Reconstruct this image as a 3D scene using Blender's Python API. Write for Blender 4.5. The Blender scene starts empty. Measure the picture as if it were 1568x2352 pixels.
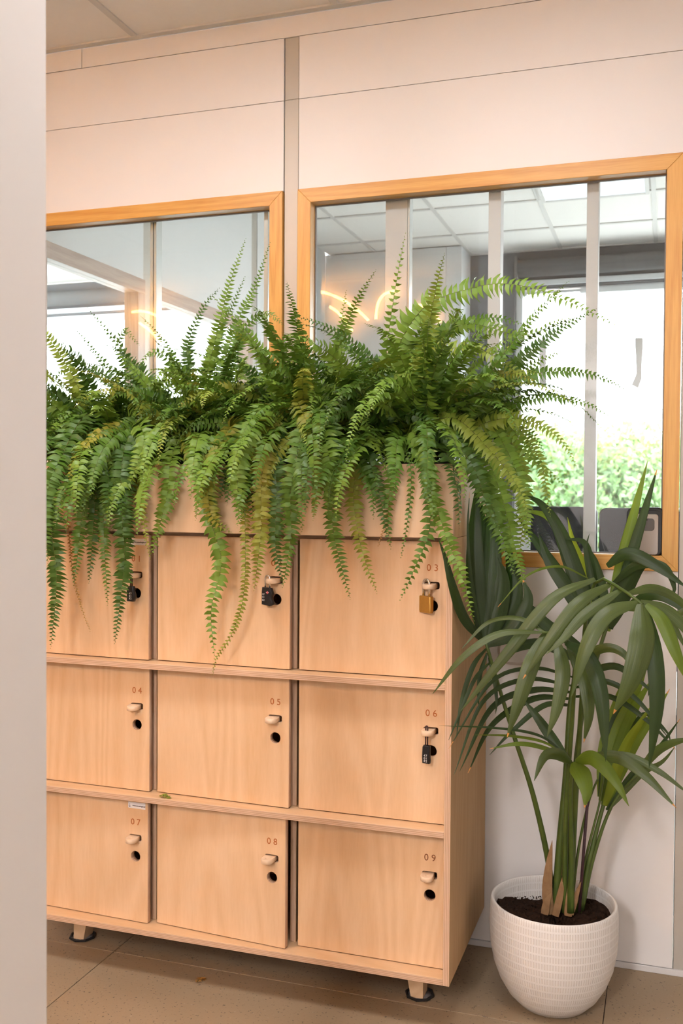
import bpy, bmesh, math, random
from mathutils import Vector, Matrix
V = Vector
R = random.Random(7)
scene = bpy.context.scene
C = scene.collection

# ------------------------------------------------------------------ camera
CAM = V((0.5393, -2.5738, 1.4741))
YAW, PITCH, ROLL, FPX = 0.3199, 0.0234, 0.0062, 2254.86
fw = V((-math.sin(YAW) * math.cos(PITCH), math.cos(YAW) * math.cos(PITCH), -math.sin(PITCH)))
r0 = V((math.cos(YAW), math.sin(YAW), 0))
u0 = r0.cross(fw)
rt = r0 * math.cos(ROLL) + u0 * math.sin(ROLL)
up = -r0 * math.sin(ROLL) + u0 * math.cos(ROLL)
cd = bpy.data.cameras.new('camera')
cam = bpy.data.objects.new('camera', cd)
C.objects.link(cam)
cam.matrix_world = Matrix(((rt.x, up.x, -fw.x, CAM.x), (rt.y, up.y, -fw.y, CAM.y), (rt.z, up.z, -fw.z, CAM.z), (0, 0, 0, 1)))
cd.sensor_fit = 'HORIZONTAL'
cd.sensor_width = 24
cd.lens = FPX / 1568 * 24
cd.clip_start = 0.02
cd.clip_end = 300
cd.dof.use_dof = True
cd.dof.focus_distance = 2.75
cd.dof.aperture_fstop = 6.3
scene.camera = cam

# ------------------------------------------------------------------ world, exposure
w = bpy.data.worlds.new('sky')
scene.world = w
w.use_nodes = True
bg = w.node_tree.nodes['Background']
bg.inputs[0].default_value = (0.93, 0.97, 1.0, 1)
bg.inputs[1].default_value = 5.0
scene.view_settings.view_transform = 'Standard'
scene.view_settings.look = 'None'
scene.view_settings.exposure = 1.63
scene.view_settings.gamma = 1
scene.cycles.max_bounces = 5
scene.cycles.diffuse_bounces = 3
scene.cycles.adaptive_threshold = 0.06
scene.cycles.glossy_bounces = 3
scene.cycles.transmission_bounces = 3
scene.cycles.transparent_max_bounces = 10
scene.cycles.caustics_reflective = False
scene.cycles.caustics_refractive = False
scene.view_settings.use_curve_mapping = False
ROOM_LIGHT = 46.0          # ceiling panels of the room the photo is taken in
ROOM_TINT = (0.91, 0.875, 0.885)
NEON = 40.0


# ------------------------------------------------------------------ helpers
def at(px, py, Y):
    d = fw + rt * ((px - 784) / FPX) - up * ((py - 1176) / FPX)
    return CAM + d * ((Y - CAM.y) / d.y)


def atz(px, py, Z):
    d = fw + rt * ((px - 784) / FPX) - up * ((py - 1176) / FPX)
    return CAM + d * ((Z - CAM.z) / d.z)


def tag(o, label=None, cat=None, group=None, kind=None):
    if label: o['label'] = label
    if cat: o['category'] = cat
    if group: o['group'] = group
    if kind: o['kind'] = kind
    return o


def empty(name, loc=(0, 0, 0), parent=None):
    o = bpy.data.objects.new(name, None)
    o.empty_display_size = 0.05
    C.objects.link(o)
    o.location = loc
    if parent: o.parent = parent
    return o


def link(name, me, mat=None, parent=None, loc=None, rot=None):
    o = bpy.data.objects.new(name, me)
    C.objects.link(o)
    if mat is not None and not me.materials:
        for m in (mat if isinstance(mat, (list, tuple)) else [mat]): me.materials.append(m)
    if parent:
        o.parent = parent
        o.matrix_parent_inverse = Matrix.Translation(parent.location).inverted() if parent.parent is None else Matrix.Identity(4)
    if loc is not None: o.location = loc
    if rot is not None: o.rotation_euler = rot
    return o


def mesh(name, verts, faces, mat, parent=None, smooth=False, mats=None, **k):
    me = bpy.data.meshes.new(name)
    me.from_pydata([tuple(v) for v in verts], [], faces)
    if smooth: me.polygons.foreach_set('use_smooth', [True] * len(me.polygons))
    if mats: me.polygons.foreach_set('material_index', mats)
    me.update()
    return link(name, me, mat, parent, **k)


def box_mesh(name, lo, hi, bev=0.0, axis=None):
    """Box; with axis (thickness axis) the faces along it get slot 0, the edges slot 1."""
    bm = bmesh.new()
    bmesh.ops.create_cube(bm, size=1)
    lo, hi = V(lo), V(hi)
    for v in bm.verts:
        v.co = V([lo[i] + (v.co[i] + .5) * (hi[i] - lo[i]) for i in range(3)])
    if bev:
        bmesh.ops.bevel(bm, geom=list(bm.edges), offset=bev, segments=1, affect='EDGES')
    bm.normal_update()
    if axis is not None:
        for f in bm.faces: f.material_index = 0 if abs(f.normal[axis]) > .6 else 1
    me = bpy.data.meshes.new(name)
    bm.to_mesh(me)
    bm.free()
    return me


def box(name, lo, hi, mat, parent=None, bev=0.0, axis=None):
    return link(name, box_mesh(name, lo, hi, bev, axis), mat, parent)


def spline(pts, n):
    """Catmull-Rom through pts, n samples evenly by parameter of chord length."""
    pts = [V(p) for p in pts]
    P = [pts[0] * 2 - pts[1]] + pts + [pts[-1] * 2 - pts[-2]]
    L = [0]
    for a, b in zip(pts, pts[1:]): L.append(L[-1] + (b - a).length)
    out = []
    for k in range(n):
        s = L[-1] * k / (n - 1)
        i = 0
        while i < len(pts) - 2 and s > L[i + 1]: i += 1
        t = (s - L[i]) / max(1e-9, L[i + 1] - L[i])
        a, b, c, d = P[i], P[i + 1], P[i + 2], P[i + 3]
        out.append(.5 * ((2 * b) + (c - a) * t + (2 * a - 5 * b + 4 * c - d) * t * t + (3 * b - a - 3 * c + d) * t ** 3))
    return out


def tube_data(pts, rad, seg=8, cap=True, vo=0):
    pts = [V(p) for p in pts]
    n = len(pts)
    rr = rad if isinstance(rad, (list, tuple)) else [rad] * n
    vs, fs = [], []
    T0 = (pts[1] - pts[0]).normalized()
    N = T0.orthogonal().normalized()
    for i in range(n):
        T = (pts[min(i + 1, n - 1)] - pts[max(i - 1, 0)]).normalized()
        N = (N - T * N.dot(T)).normalized()
        B = T.cross(N)
        for j in range(seg):
            a = 2 * math.pi * j / seg
            vs.append(pts[i] + (N * math.cos(a) + B * math.sin(a)) * rr[i])
    for i in range(n - 1):
        for j in range(seg):
            k = (j + 1) % seg
            fs.append((vo + i * seg + j, vo + i * seg + k, vo + (i + 1) * seg + k, vo + (i + 1) * seg + j))
    if cap:
        fs.append(tuple(vo + j for j in reversed(range(seg))))
        fs.append(tuple(vo + (n - 1) * seg + j for j in range(seg)))
    return vs, fs


def tube(name, pts, rad, mat, parent=None, seg=8):
    v, f = tube_data(pts, rad, seg)
    return mesh(name, v, f, mat, parent, True)


def lathe(name, prof, mat, parent=None, seg=48, c=(0, 0, 0)):
    vs, fs = [], []
    for r, z in prof:
        for j in range(seg):
            a = 2 * math.pi * j / seg
            vs.append((c[0] + r * math.cos(a), c[1] + r * math.sin(a), c[2] + z))
    for i in range(len(prof) - 1):
        for j in range(seg):
            k = (j + 1) % seg
            fs.append((i * seg + j, i * seg + k, (i + 1) * seg + k, (i + 1) * seg + j))
    fs.append(tuple(reversed(range(seg))))
    fs.append(tuple((len(prof) - 1) * seg + j for j in range(seg)))
    return mesh(name, vs, fs, mat, parent, True)


def flat_shape(name, loops, thick, bev=0.0, res=12):
    """Extruded outline with holes: loops of (x, y) points, first one is the outline. Lies in XY, thickness centred on z."""
    cu = bpy.data.curves.new(name, 'CURVE')
    cu.dimensions = '2D'
    cu.fill_mode = 'BOTH'
    cu.extrude = thick / 2 - bev
    cu.bevel_depth = bev
    cu.bevel_resolution = 0
    for lp in loops:
        s = cu.splines.new('POLY')
        s.points.add(len(lp) - 1)
        for p, q in zip(s.points, lp): p.co = (q[0], q[1], 0, 1)
        s.use_cyclic_u = True
    o = bpy.data.objects.new(name, cu)
    C.objects.link(o)
    dg = bpy.context.evaluated_depsgraph_get()
    me = bpy.data.meshes.new_from_object(o.evaluated_get(dg))
    bpy.data.objects.remove(o)
    bpy.data.curves.remove(cu)
    me.name = name
    me.materials.clear()
    return me


def text_mesh(name, body, size, space=1.0, thick=0.0003, align='CENTER'):
    cu = bpy.data.curves.new(name, 'FONT')
    cu.body = body
    cu.size = size
    cu.space_character = space
    cu.align_x = align
    cu.align_y = 'CENTER'
    cu.extrude = thick
    cu.resolution_u = 3
    o = bpy.data.objects.new(name, cu)
    C.objects.link(o)
    dg = bpy.context.evaluated_depsgraph_get()
    me = bpy.data.meshes.new_from_object(o.evaluated_get(dg))
    bpy.data.objects.remove(o)
    bpy.data.curves.remove(cu)
    me.name = name
    me.materials.clear()
    return me


def ring(cx, cy, r, n=24, ph=0):
    return [(cx + r * math.cos(2 * math.pi * i / n + ph), cy + r * math.sin(2 * math.pi * i / n + ph)) for i in range(n)]


def rrect(x0, y0, x1, y1, r, n=5):
    out = []
    for cx, cy, a0 in ((x1 - r, y1 - r, 0), (x0 + r, y1 - r, 90), (x0 + r, y0 + r, 180), (x1 - r, y0 + r, 270)):
        for k in range(n + 1):
            a = math.radians(a0 + 90 * k / n)
            out.append((cx + r * math.cos(a), cy + r * math.sin(a)))
    return out


# ------------------------------------------------------------------ materials
class NT:
    def __init__(s, name):
        s.m = bpy.data.materials.new(name)
        s.m.use_nodes = True
        s.t = s.m.node_tree
        s.t.nodes.clear()
        s.out = s.t.nodes.new('ShaderNodeOutputMaterial')

    def n(s, kind, **props):
        nd = s.t.nodes.new('ShaderNode' + kind)
        for k, v in props.items(): setattr(nd, k, v)
        return nd

    def l(s, a, b): s.t.links.new(a, b)

    def val(s, sock, v):
        if isinstance(v, bpy.types.NodeSocket): s.l(v, sock)
        else: sock.default_value = v

    def math(s, op, a, b=None):
        nd = s.n('Math', operation=op)
        s.val(nd.inputs[0], a)
        if b is not None: s.val(nd.inputs[1], b)
        return nd.outputs[0]

    def mix(s, f, a, b):
        nd = s.n('Mix', data_type='RGBA')
        s.val(nd.inputs[0], f)
        s.val(nd.inputs[6], a if isinstance(a, bpy.types.NodeSocket) else (*a, 1))
        s.val(nd.inputs[7], b if isinstance(b, bpy.types.NodeSocket) else (*b, 1))
        return nd.outputs[2]

    def ramp(s, f, p0, p1):
        nd = s.n('MapRange', clamp=True)
        s.l(f, nd.inputs[0])
        nd.inputs[1].default_value = p0
        nd.inputs[2].default_value = p1
        return nd.outputs[0]

    def coords(s, scale=(1, 1, 1), rnd=0.0):
        tc = s.n('TexCoord')
        mp = s.n('Mapping')
        mp.inputs['Scale'].default_value = scale
        s.l(tc.outputs['Object'], mp.inputs[0])
        if rnd:
            oi = s.n('ObjectInfo')
            mul = s.math('MULTIPLY', oi.outputs['Random'], rnd)
            cb = s.n('CombineXYZ')
            for i in range(3): s.l(mul, cb.inputs[i])
            s.l(cb.outputs[0], mp.inputs['Location'])
        return mp.outputs[0]

    def noise(s, co, scale, detail=3, rough=.55, dist=0):
        nd = s.n('TexNoise')
        s.l(co, nd.inputs['Vector'])
        nd.inputs['Scale'].default_value = scale
        nd.inputs['Detail'].default_value = detail
        nd.inputs['Roughness'].default_value = rough
        nd.inputs['Distortion'].default_value = dist
        return nd.outputs[0]

    def pbr(s, col, rough=.5, metal=0, spec=.5, bump=None, bstr=.2, bdist=.002, **kw):
        b = s.n('BsdfPrincipled')
        s.val(b.inputs['Base Color'], col if isinstance(col, bpy.types.NodeSocket) else (*col, 1))
        s.val(b.inputs['Roughness'], rough)
        b.inputs['Metallic'].default_value = metal
        b.inputs['Specular IOR Level'].default_value = spec
        for k, v in kw.items(): b.inputs[k].default_value = v
        if bump is not None:
            bp = s.n('Bump')
            bp.inputs['Strength'].default_value = bstr
            bp.inputs['Distance'].default_value = bdist
            s.l(bump, bp.inputs['Height'])
            s.l(bp.outputs[0], b.inputs['Normal'])
        return b

    def done(s, shader):
        s.l(shader.outputs[0], s.out.inputs[0])
        return s.m


def plain(name, col, rough=.5, metal=0, spec=.5, var=.04, scale=30):
    t = NT(name)
    n = t.noise(t.coords(), scale)
    c = t.mix(n, [x * (1 - var) for x in col], [min(1, x * (1 + var)) for x in col])
    return t.done(t.pbr(c, rough, metal, spec))


def ply_face(name, grain='z', light=(.745, .505, .300), dark=(.615, .365, .18), amount=.75, rough=.42, spec=.4):
    t = NT(name)
    sc = {'z': (1, 1, .12), 'x': (.12, 1, 1), 'y': (1, .12, 1)}[grain]
    co = t.coords(sc, 9.0)
    big = t.noise(co, 4.6, 1.5, .45, .35)
    wv = t.math('FRACT', t.math('MULTIPLY', big, 13.0))
    tri = t.math('ABSOLUTE', t.math('SUBTRACT', wv, .5))
    line = t.ramp(tri, .08, .46)                       # contour lines of a stretched field: rotary-cut figure
    fine = t.noise(t.coords(tuple(x * (1 if x < 1 else 1) for x in sc), 5.0), 130, 2, .6)
    blot = t.noise(co, 2.2, 3)
    f = t.math('ADD', t.math('MULTIPLY', line, .44), t.math('MULTIPLY', t.ramp(fine, .35, .75), .30))
    f = t.math('ADD', f, t.math('MULTIPLY', t.ramp(blot, .35, .7), .36))
    c = t.mix(t.math('MULTIPLY', f, amount), light, dark)
    return t.done(t.pbr(c, rough, 0, spec, bump=fine, bstr=.04))


def ply_edge(name, axis):
    t = NT(name)
    co = t.coords((1, 1, 1), 0)
    sx = t.n('SeparateXYZ')
    t.l(co, sx.inputs[0])
    st = t.math('FRACT', t.math('MULTIPLY', sx.outputs[axis], 1 / .0045))
    s = t.ramp(t.math('ABSOLUTE', t.math('SUBTRACT', st, .5)), .12, .38)
    sc = [14, 14, 14]
    sc[axis] = 700
    nz = t.noise(t.coords(tuple(sc)), 1, 2)
    f = t.math('ADD', t.math('MULTIPLY', s, .6), t.math('MULTIPLY', t.ramp(nz, .3, .7), .4))
    c = t.mix(f, (.74, .52, .37), (.44, .26, .15))
    return t.done(t.pbr(c, .6, 0, .3))


def oak(name, grain, light=(.74, .41, .115), dark=(.60, .275, .06)):
    t = NT(name)
    sc = [1, 1, 1]
    sc['xyz'.index(grain)] = .05
    co = t.coords(tuple(sc), 6.0)
    big = t.noise(co, 9, 2, .5, .6)
    line = t.ramp(t.math('ABSOLUTE', t.math('SUBTRACT', t.math('FRACT', t.math('MULTIPLY', big, 9.0)), .5)), .1, .45)
    fine = t.noise(co, 240, 2)
    f = t.math('ADD', t.math('MULTIPLY', line, .5), t.math('MULTIPLY', t.ramp(fine, .35, .7), .4))
    return t.done(t.pbr(t.mix(f, light, dark), .38, 0, .45, bump=fine, bstr=.05))


def leaf(name, c1, c2, trans=.35, rough=.42, scale=14, tcol=None, spec=.4, veins=False):
    t = NT(name)
    n = t.ramp(t.noise(t.coords((1, 1, 1), 30), scale, 3), .3, .7)
    vein = None
    if veins:                                   # fine parallel veins along the blade
        at_ = t.n('Attribute', attribute_name='blade')
        mp = t.n('Mapping')
        mp.inputs['Scale'].default_value = (16, 1.2, 1)
        t.l(at_.outputs['Vector'], mp.inputs[0])
        vein = t.noise(mp.outputs[0], 1, 2, .6)
        n = t.math('ADD', t.math('MULTIPLY', n, .35), t.math('MULTIPLY', t.ramp(vein, .3, .72), .65))
    c = t.mix(n, c1, c2)
    b = t.pbr(c, rough, 0, spec, bump=vein, bstr=.35, bdist=.0015)
    tr = t.n('BsdfTranslucent')
    tc = tcol or tuple(min(1, x * k) for x, k in zip(c2, (1.5, 1.6, .9)))
    tr.inputs[0].default_value = (*tc, 1)
    mx = t.n('MixShader')
    mx.inputs[0].default_value = trans
    t.l(b.outputs[0], mx.inputs[1])
    t.l(tr.outputs[0], mx.inputs[2])
    return t.done(mx)


def glass(name, tint=(.95, .97, .97), base=.05, veil=.0):
    t = NT(name)
    lw = t.n('LayerWeight')
    lw.inputs[0].default_value = .5
    f5 = t.math('POWER', lw.outputs['Facing'], 5.0)
    f = t.math('ADD', t.math('MULTIPLY', f5, 1 - base), base)
    tr = t.n('BsdfTransparent')
    tr.inputs[0].default_value = (*tint, 1)
    gl = t.n('BsdfGlossy')
    gl.inputs['Roughness'].default_value = 0.0
    mx = t.n('MixShader')
    t.l(f, mx.inputs[0])
    t.l(tr.outputs[0], mx.inputs[1])
    t.l(gl.outputs[0], mx.inputs[2])
    if veil:
        df = t.n('BsdfDiffuse')
        df.inputs[0].default_value = (.8, .8, .8, 1)
        m2 = t.n('MixShader')
        dust = t.ramp(t.noise(t.coords(), 260, 2, .7), .66, .78)
        big = t.ramp(t.noise(t.coords(), 5, 3), .4, .7)
        t.l(t.math('ADD', t.math('MULTIPLY', t.math('MULTIPLY', dust, big), .35), veil), m2.inputs[0])
        t.l(mx.outputs[0], m2.inputs[1])
        t.l(df.outputs[0], m2.inputs[2])
        mx = m2
    return t.done(mx)


def emit(name, col, strength):
    t = NT(name)
    e = t.n('Emission')
    e.inputs[0].default_value = (*col, 1)
    e.inputs[1].default_value = strength
    return t.done(e)


M = {}
M['wall'] = plain('wall laminate', (.82, .785, .76), .42, 0, .4, .012, 4)
M['wall_paint'] = plain('wall paint', (.83, .80, .775), .7, 0, .3, .015, 8)
M['joint'] = plain('panel joint', (.52, .46, .41), .7)
M['office_wall'] = plain('office wall', (.76, .755, .745), .7, 0, .3, .02, 5)
M['office_backlit'] = plain('backlit window wall', (.15, .15, .155), .7, 0, .3, .05, 6)  # shade of the backlit wall put into its dark grey
M['ceil'] = plain('ceiling tile', (.92, .88, .83), .85, 0, .2, .02, 60)
M['tee'] = plain('ceiling grid metal', (.70, .67, .63), .5, 0, .4, .01)
M['post'] = plain('anodised post', (.50, .46, .40), .42, .12, .5, .02, 3)
M['alu'] = plain('white aluminium', (.70, .72, .74), .35, .3, .5, .01)
M['mull'] = plain('white mullion', (.70, .67, .65), .5, 0, .3, .01)
M['greymull'] = plain('glass edge profile', (.55, .57, .55), .3, .2, .5, .02)
M['bead'] = plain('shadowed pane bead', (.22, .19, .17), .5)  # shadow at the glass edge put into the bead's dark colour
M['oakx'] = oak('oak frame along', 'x')
M['oaky'] = oak('oak frame deep', 'y', (.50, .38, .31), (.38, .27, .21))
M['oakz'] = oak('oak frame upright', 'z')
M['oakzg'] = oak('oak frame greyed upright', 'z', (.50, .38, .31), (.38, .27, .21))
M['glass'] = glass('pane glass', base=.035, veil=.012)
M['glass2'] = glass('window glass', base=.03)
M['ply'] = ply_face('birch ply door', 'y', (.785, .545, .340), (.625, .375, .185), .72)
M['plyside_shaded'] = ply_face('birch ply shaded side', 'z', (.58, .385, .21), (.45, .28, .135), .75, .75, .15)  # same birch made darker: shade of the cabinet side put into the colour
M['plyh'] = ply_face('birch ply shelf', 'x')
M['plybox'] = ply_face('birch ply box front', 'z', (.75, .53, .335), (.65, .42, .235), .6)
M['ex'] = ply_edge('ply edge x', 0)
M['ey'] = ply_edge('ply edge y', 1)
M['ez'] = ply_edge('ply edge z', 2)
M['tongue'] = ply_face('birch tongue', 'y', (.82, .62, .44), (.70, .48, .30))
M['burn'] = plain('burnt digits', (.42, .11, .015), .7)
M['burn2'] = plain('deep burnt digits', (.20, .06, .015), .7)
M['white_label'] = plain('white sticker', (.85, .82, .82), .4)
M['ink'] = plain('sticker ink', (.06, .03, .03), .6)
M['brass'] = plain('brass', (.62, .36, .09), .36, .9, .5, .12, 60)
M['steel'] = plain('steel', (.75, .74, .73), .18, 1, .5, .03)
M['black'] = plain('black plastic', (.010, .010, .011), .38, 0, .45, .1)
M['pot_black'] = plain('black nursery pot', (.016, .015, .015), .5, 0, .4, .1)
M['digit'] = plain('dial figures', (.75, .73, .70), .5)
M['red'] = plain('red emblem', (.60, .03, .05), .4)
M['rubber'] = plain('black foot ring', (.012, .012, .013), .5)
M['felt'] = plain('grey felt pad', (.22, .19, .18), .9, 0, .2, .1, 200)
M['soil'] = plain('potting soil', (.030, .016, .010), .95, 0, .1, .6, 160)
M['husk'] = plain('dry leaf sheath', (.28, .165, .08), .8, 0, .2, .35, 50)
M['stake'] = plain('dark support cane', (.045, .018, .022), .5, 0, .3, .2)
M['screen'] = plain('monitor black', (.012, .012, .016), .55, 0, .35, .25, 3)
M['deskwhite'] = plain('desk top', (.62, .60, .58), .5)
M['tape'] = leaf('brown paper tape', (.66, .58, .53), (.70, .62, .57), .5, .7, 8, (.075, .066, .060), .2)
M['grey_metal'] = plain('grey cover plate', (.42, .37, .33), .38, .3, .5, .02)
M['grey_dark'] = plain('dark grey flap', (.13, .12, .115), .45, 0, .5, .05)
M['bark'] = plain('tree bark', (.12, .09, .06), .9, 0, .2, .3)
M['ground'] = plain('paved ground', (.34, .34, .33), .95, 0, .1, .3, 2)
M['blind'] = plain('roller blind fabric', (.13, .13, .13), .8, 0, .2, .05)


def floor_mat():
    t = NT('concrete floor tile')
    co = t.coords((1, 1, 1), 3)
    a = t.noise(co, 3, 4)
    b = t.ramp(t.noise(co, 110, 2, .6), .62, .70)
    d = t.ramp(t.noise(t.coords((1, 1, 1), 8), 120, 2, .6), .66, .74)
    c = t.mix(a, (.29, .21, .128), (.375, .275, .175))
    c = t.mix(t.math('MULTIPLY', b, .8), c, (.10, .075, .055))
    c = t.mix(t.math('MULTIPLY', d, .35), c, (.46, .40, .33))
    return t.done(t.pbr(c, t.ramp(a, -1.2, 2.0), 0, .4, bump=a, bstr=.03))


M['floor'] = floor_mat()


def pot_mat():
    """White glazed pot: short upright grooves in rows."""
    t = NT('grooved white pot')
    co = t.coords()
    sx = t.n('SeparateXYZ')
    t.l(co, sx.inputs[0])
    ang = t.math('ARCTAN2', sx.outputs[1], sx.outputs[0])
    u = t.math('FRACT', t.math('MULTIPLY', ang, 150 / (2 * math.pi)))
    gro = t.ramp(t.math('ABSOLUTE', t.math('SUBTRACT', u, .5)), .18, .34)
    rowf = t.math('MULTIPLY', sx.outputs[2], 1 / .0215)
    v = t.math('FRACT', rowf)
    band = t.ramp(t.math('ABSOLUTE', t.math('SUBTRACT', v, .5)), .40, .34)
    m = t.math('MULTIPLY', gro, band)
    zmask = t.ramp(sx.outputs[2], .312, .306)
    m = t.math('MULTIPLY', m, zmask)
    h = t.math('SUBTRACT', 1.0, m)
    c = t.mix(m, (.76, .73, .695), (.66, .615, .57))
    return t.done(t.pbr(c, .55, 0, .35, bump=h, bstr=.5, bdist=.0012))


M['pot'] = pot_mat()
FERN = [leaf('fern bright', (.135, .250, .028), (.205, .330, .042), .18, tcol=(.16, .26, .02)),
        leaf('fern mid', (.075, .165, .018), (.130, .240, .028), .16, tcol=(.12, .22, .015)),
        leaf('fern deep', (.040, .100, .012), (.076, .158, .020), .14, tcol=(.09, .18, .012)),
        leaf('fern lime', (.22, .31, .038), (.30, .37, .057), .22, tcol=(.26, .34, .03)),
        leaf('fern yellowing', (.31, .285, .035), (.25, .32, .042), .22, tcol=(.26, .30, .03)),
        leaf('fern dry', (.50, .22, .055), (.44, .27, .055), .2, tcol=(.3, .15, .03))]
M['rachis'] = plain('fern stalk', (.13, .12, .030), .6)
PALM = [leaf('palm olive', (.040, .060, .013), (.088, .118, .028), .14, .40, 8, (.16, .30, .02), .45, True),
        leaf('palm dark', (.016, .030, .008), (.036, .060, .016), .12, .45, 8, (.09, .26, .012), .35, True),
        leaf('palm fresh', (.075, .125, .014), (.14, .20, .026), .35, .42, 8, (.30, .42, .02), .4, True),
        leaf('palm lime', (.19, .25, .016), (.28, .34, .030), .45, .42, 8, (.45, .52, .03), .4, True)]
M['petiole'] = leaf('palm stalk', (.055, .090, .016), (.090, .125, .022), .05, .4, 20)
M['tip'] = plain('dry leaf tip', (.60, .26, .06), .7)

# ------------------------------------------------------------------ setting: room shell
YW = 0.55            # face of the glazed partition
ZC = 3.07            # suspended ceiling
fl = tag(box('floor', (-3.7, -6.5, -.06), (2.8, 4.3, -.004), plain('tile seam', (.05, .04, .03), .9)), kind='structure')
tiles = {}
for i in range(-2, 3):
    for j in range(-9, 2):
        x0, y0 = -1.11 + 1.5 * i, .13 + .75 * j
        x1, y1 = min(x0 + 1.5, 2.78), min(y0 + .75, 1.0)
        x0, y0 = max(x0, -3.68), max(y0, -6.48)
        if x1 - x0 < .02 or y1 - y0 < .02: continue
        box('floor_tile', (x0 + .0012, y0 + .0012, -.004), (x1 - .0012, y1 - .0012, 0), M['floor'], fl, .0008)
carpet = tag(box('floor', (-6.5, 1.0, -.003), (2.8, 4.1, .001), plain('office carpet', (.34, .33, .32), .95)), kind='structure')


def ceiling(x0, x1, y0, y1, xs, ys):
    ce = tag(box('ceiling', (x0, y0, ZC + .03), (x1, y1, ZC + .10), M['ceil']), kind='structure')
    xs = [x0] + sorted(x for x in xs if x0 + .03 < x < x1 - .03) + [x1]
    ys = [y0] + sorted(y for y in ys if y0 + .03 < y < y1 - .03) + [y1]
    for a, b in zip(xs, xs[1:]):
        for c, d in zip(ys, ys[1:]):
            box('ceiling_tile', (a + .011, c + .011, ZC + .006), (b - .011, d - .011, ZC + .022), M['ceil'], ce, .001)
    for x in xs[1:-1]: box('tee_bar', (x - .012, y0, ZC), (x + .012, y1, ZC + .008), M['tee'], ce)
    for y in ys[1:-1]: box('tee_bar', (x0, y - .012, ZC - .0005), (x1, y + .012, ZC + .0075), M['tee'], ce)
    box('edge_angle', (x0, y1 - .026, ZC - .001), (x1, y1 - .002, ZC + .007), M['tee'], ce)
    return ce


ceiling(-3.7, 2.8, -6.5, YW - .001, [-1.27 + .75 * k for k in range(-4, 6)], [.2 - .6 * k for k in range(12)])
ceiling(-1.69, 2.8, YW + .12, 4.1, [-.15 + .6 * k for k in range(-3, 6)], [2.94 + .6 * k for k in range(-4, 3)])
ceiling(-6.5, -1.79, YW + .12, 4.1, [-2.4 - .6 * k for k in range(8)], [2.94 + .6 * k for k in range(-4, 3)])
tag(box('wall_side', (2.8, -6.5, 0), (2.9, 4.3, 3.2), M['wall_paint']), kind='structure')
tag(box('wall_opposite', (-3.7, -3.6, 0), (-1.0, -3.5, 3.09), M['wall_paint']), kind='structure')
tag(box('wall_front', (-3.8, -6.6, 0), (2.9, -6.5, 3.2), M['wall_paint']), kind='structure')
tag(box('wall_end', (-3.8, -6.5, 0), (-3.7, .62, 3.2), M['wall_paint']), kind='structure')
# wall end close to the camera
e0 = at(109, 1100, -1.40)
tag(box('wall_left', (e0.x - .14, -1.72, 0), (e0.x, -1.40, ZC - .002), M['wall_paint'], None, .003), kind='structure')

# glazed partition behind the locker: panels, posts
wb = tag(empty('wall_back', (0, YW, 0)), kind='structure')
PX = [(-1.80, -1.75), (-.7095, -.6565), (.5745, .626)]


def panel(x0, x1, z0, z1, y=YW):
    box('wall_panel', (x0 + .001, y, z0 + .0008), (x1 - .001, y + .10, z1 - .0008), M['wall'], wb, .0008)


for x0, x1 in PX:
    box('post', (x0 + .0015, YW + .004, 0), (x1 - .0015, YW + .10, 2.79), M['post'], wb, .001)
    box('post', (x0 + .0015, YW + .0045, 2.791), (x1 - .0015, YW + .10, 2.998), M['post'], wb, .001)
box('joint_backing', (-3.7, YW + .012, 2.49), (2.8, YW + .119, ZC + .10), M['joint'], wb)
bays = [(-3.7, -1.80), (-1.75, -.7095), (-.6565, .5745), (.626, 2.8)]
for k, (x0, x1) in enumerate(bays):
    panel(x0, x1, 2.484, 2.788)
    panel(x0, x1, 2.788, 2.998)
panel(-3.7, -1.50, 2.998, ZC - .001, YW - .0015)
panel(-1.50, 2.8, 2.998, ZC - .001, YW - .0005)
panel(-3.7, -1.80, .02, 2.484)
panel(-1.75, -.7095, .02, 1.64)
panel(-.6565, .5745, .02, 1.232)
panel(.626, 2.8, .02, 2.484)
bb = tag(box('baseboard_back', (-3.7, YW - .002, 0), (2.8, YW + .05, .019), M['mull'], None, .001), kind='structure')


def frame_rails(win, x0, x1, z0, z1, ya, yb, wd, mh, mv):
    """Four mitred rails in the xz plane."""
    o = [(x0, z0), (x1, z0), (x1, z1), (x0, z1)]
    i = [(x0 + wd, z0 + wd), (x1 - wd, z0 + wd), (x1 - wd, z1 - wd), (x0 + wd, z1 - wd)]
    for k in range(4):
        a, b = o[k], o[(k + 1) % 4]
        c, d = i[(k + 1) % 4], i[k]
        q = [a, b, c, d]
        vs = [(p[0], ya, p[1]) for p in q] + [(p[0], yb, p[1]) for p in q]
        fs = [(0, 1, 2, 3), (7, 6, 5, 4), (0, 4, 5, 1), (1, 5, 6, 2), (2, 6, 7, 3), (3, 7, 4, 0)]
        ob = mesh('frame_rail', vs, fs, mh if k % 2 == 0 else mv, win)
        bm = bmesh.new()
        bm.from_mesh(ob.data)
        bmesh.ops.recalc_face_normals(bm, faces=bm.faces)
        bmesh.ops.bevel(bm, geom=list(bm.edges), offset=.0012, segments=1, affect='EDGES')
        bm.to_mesh(ob.data)
        bm.free()


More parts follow.
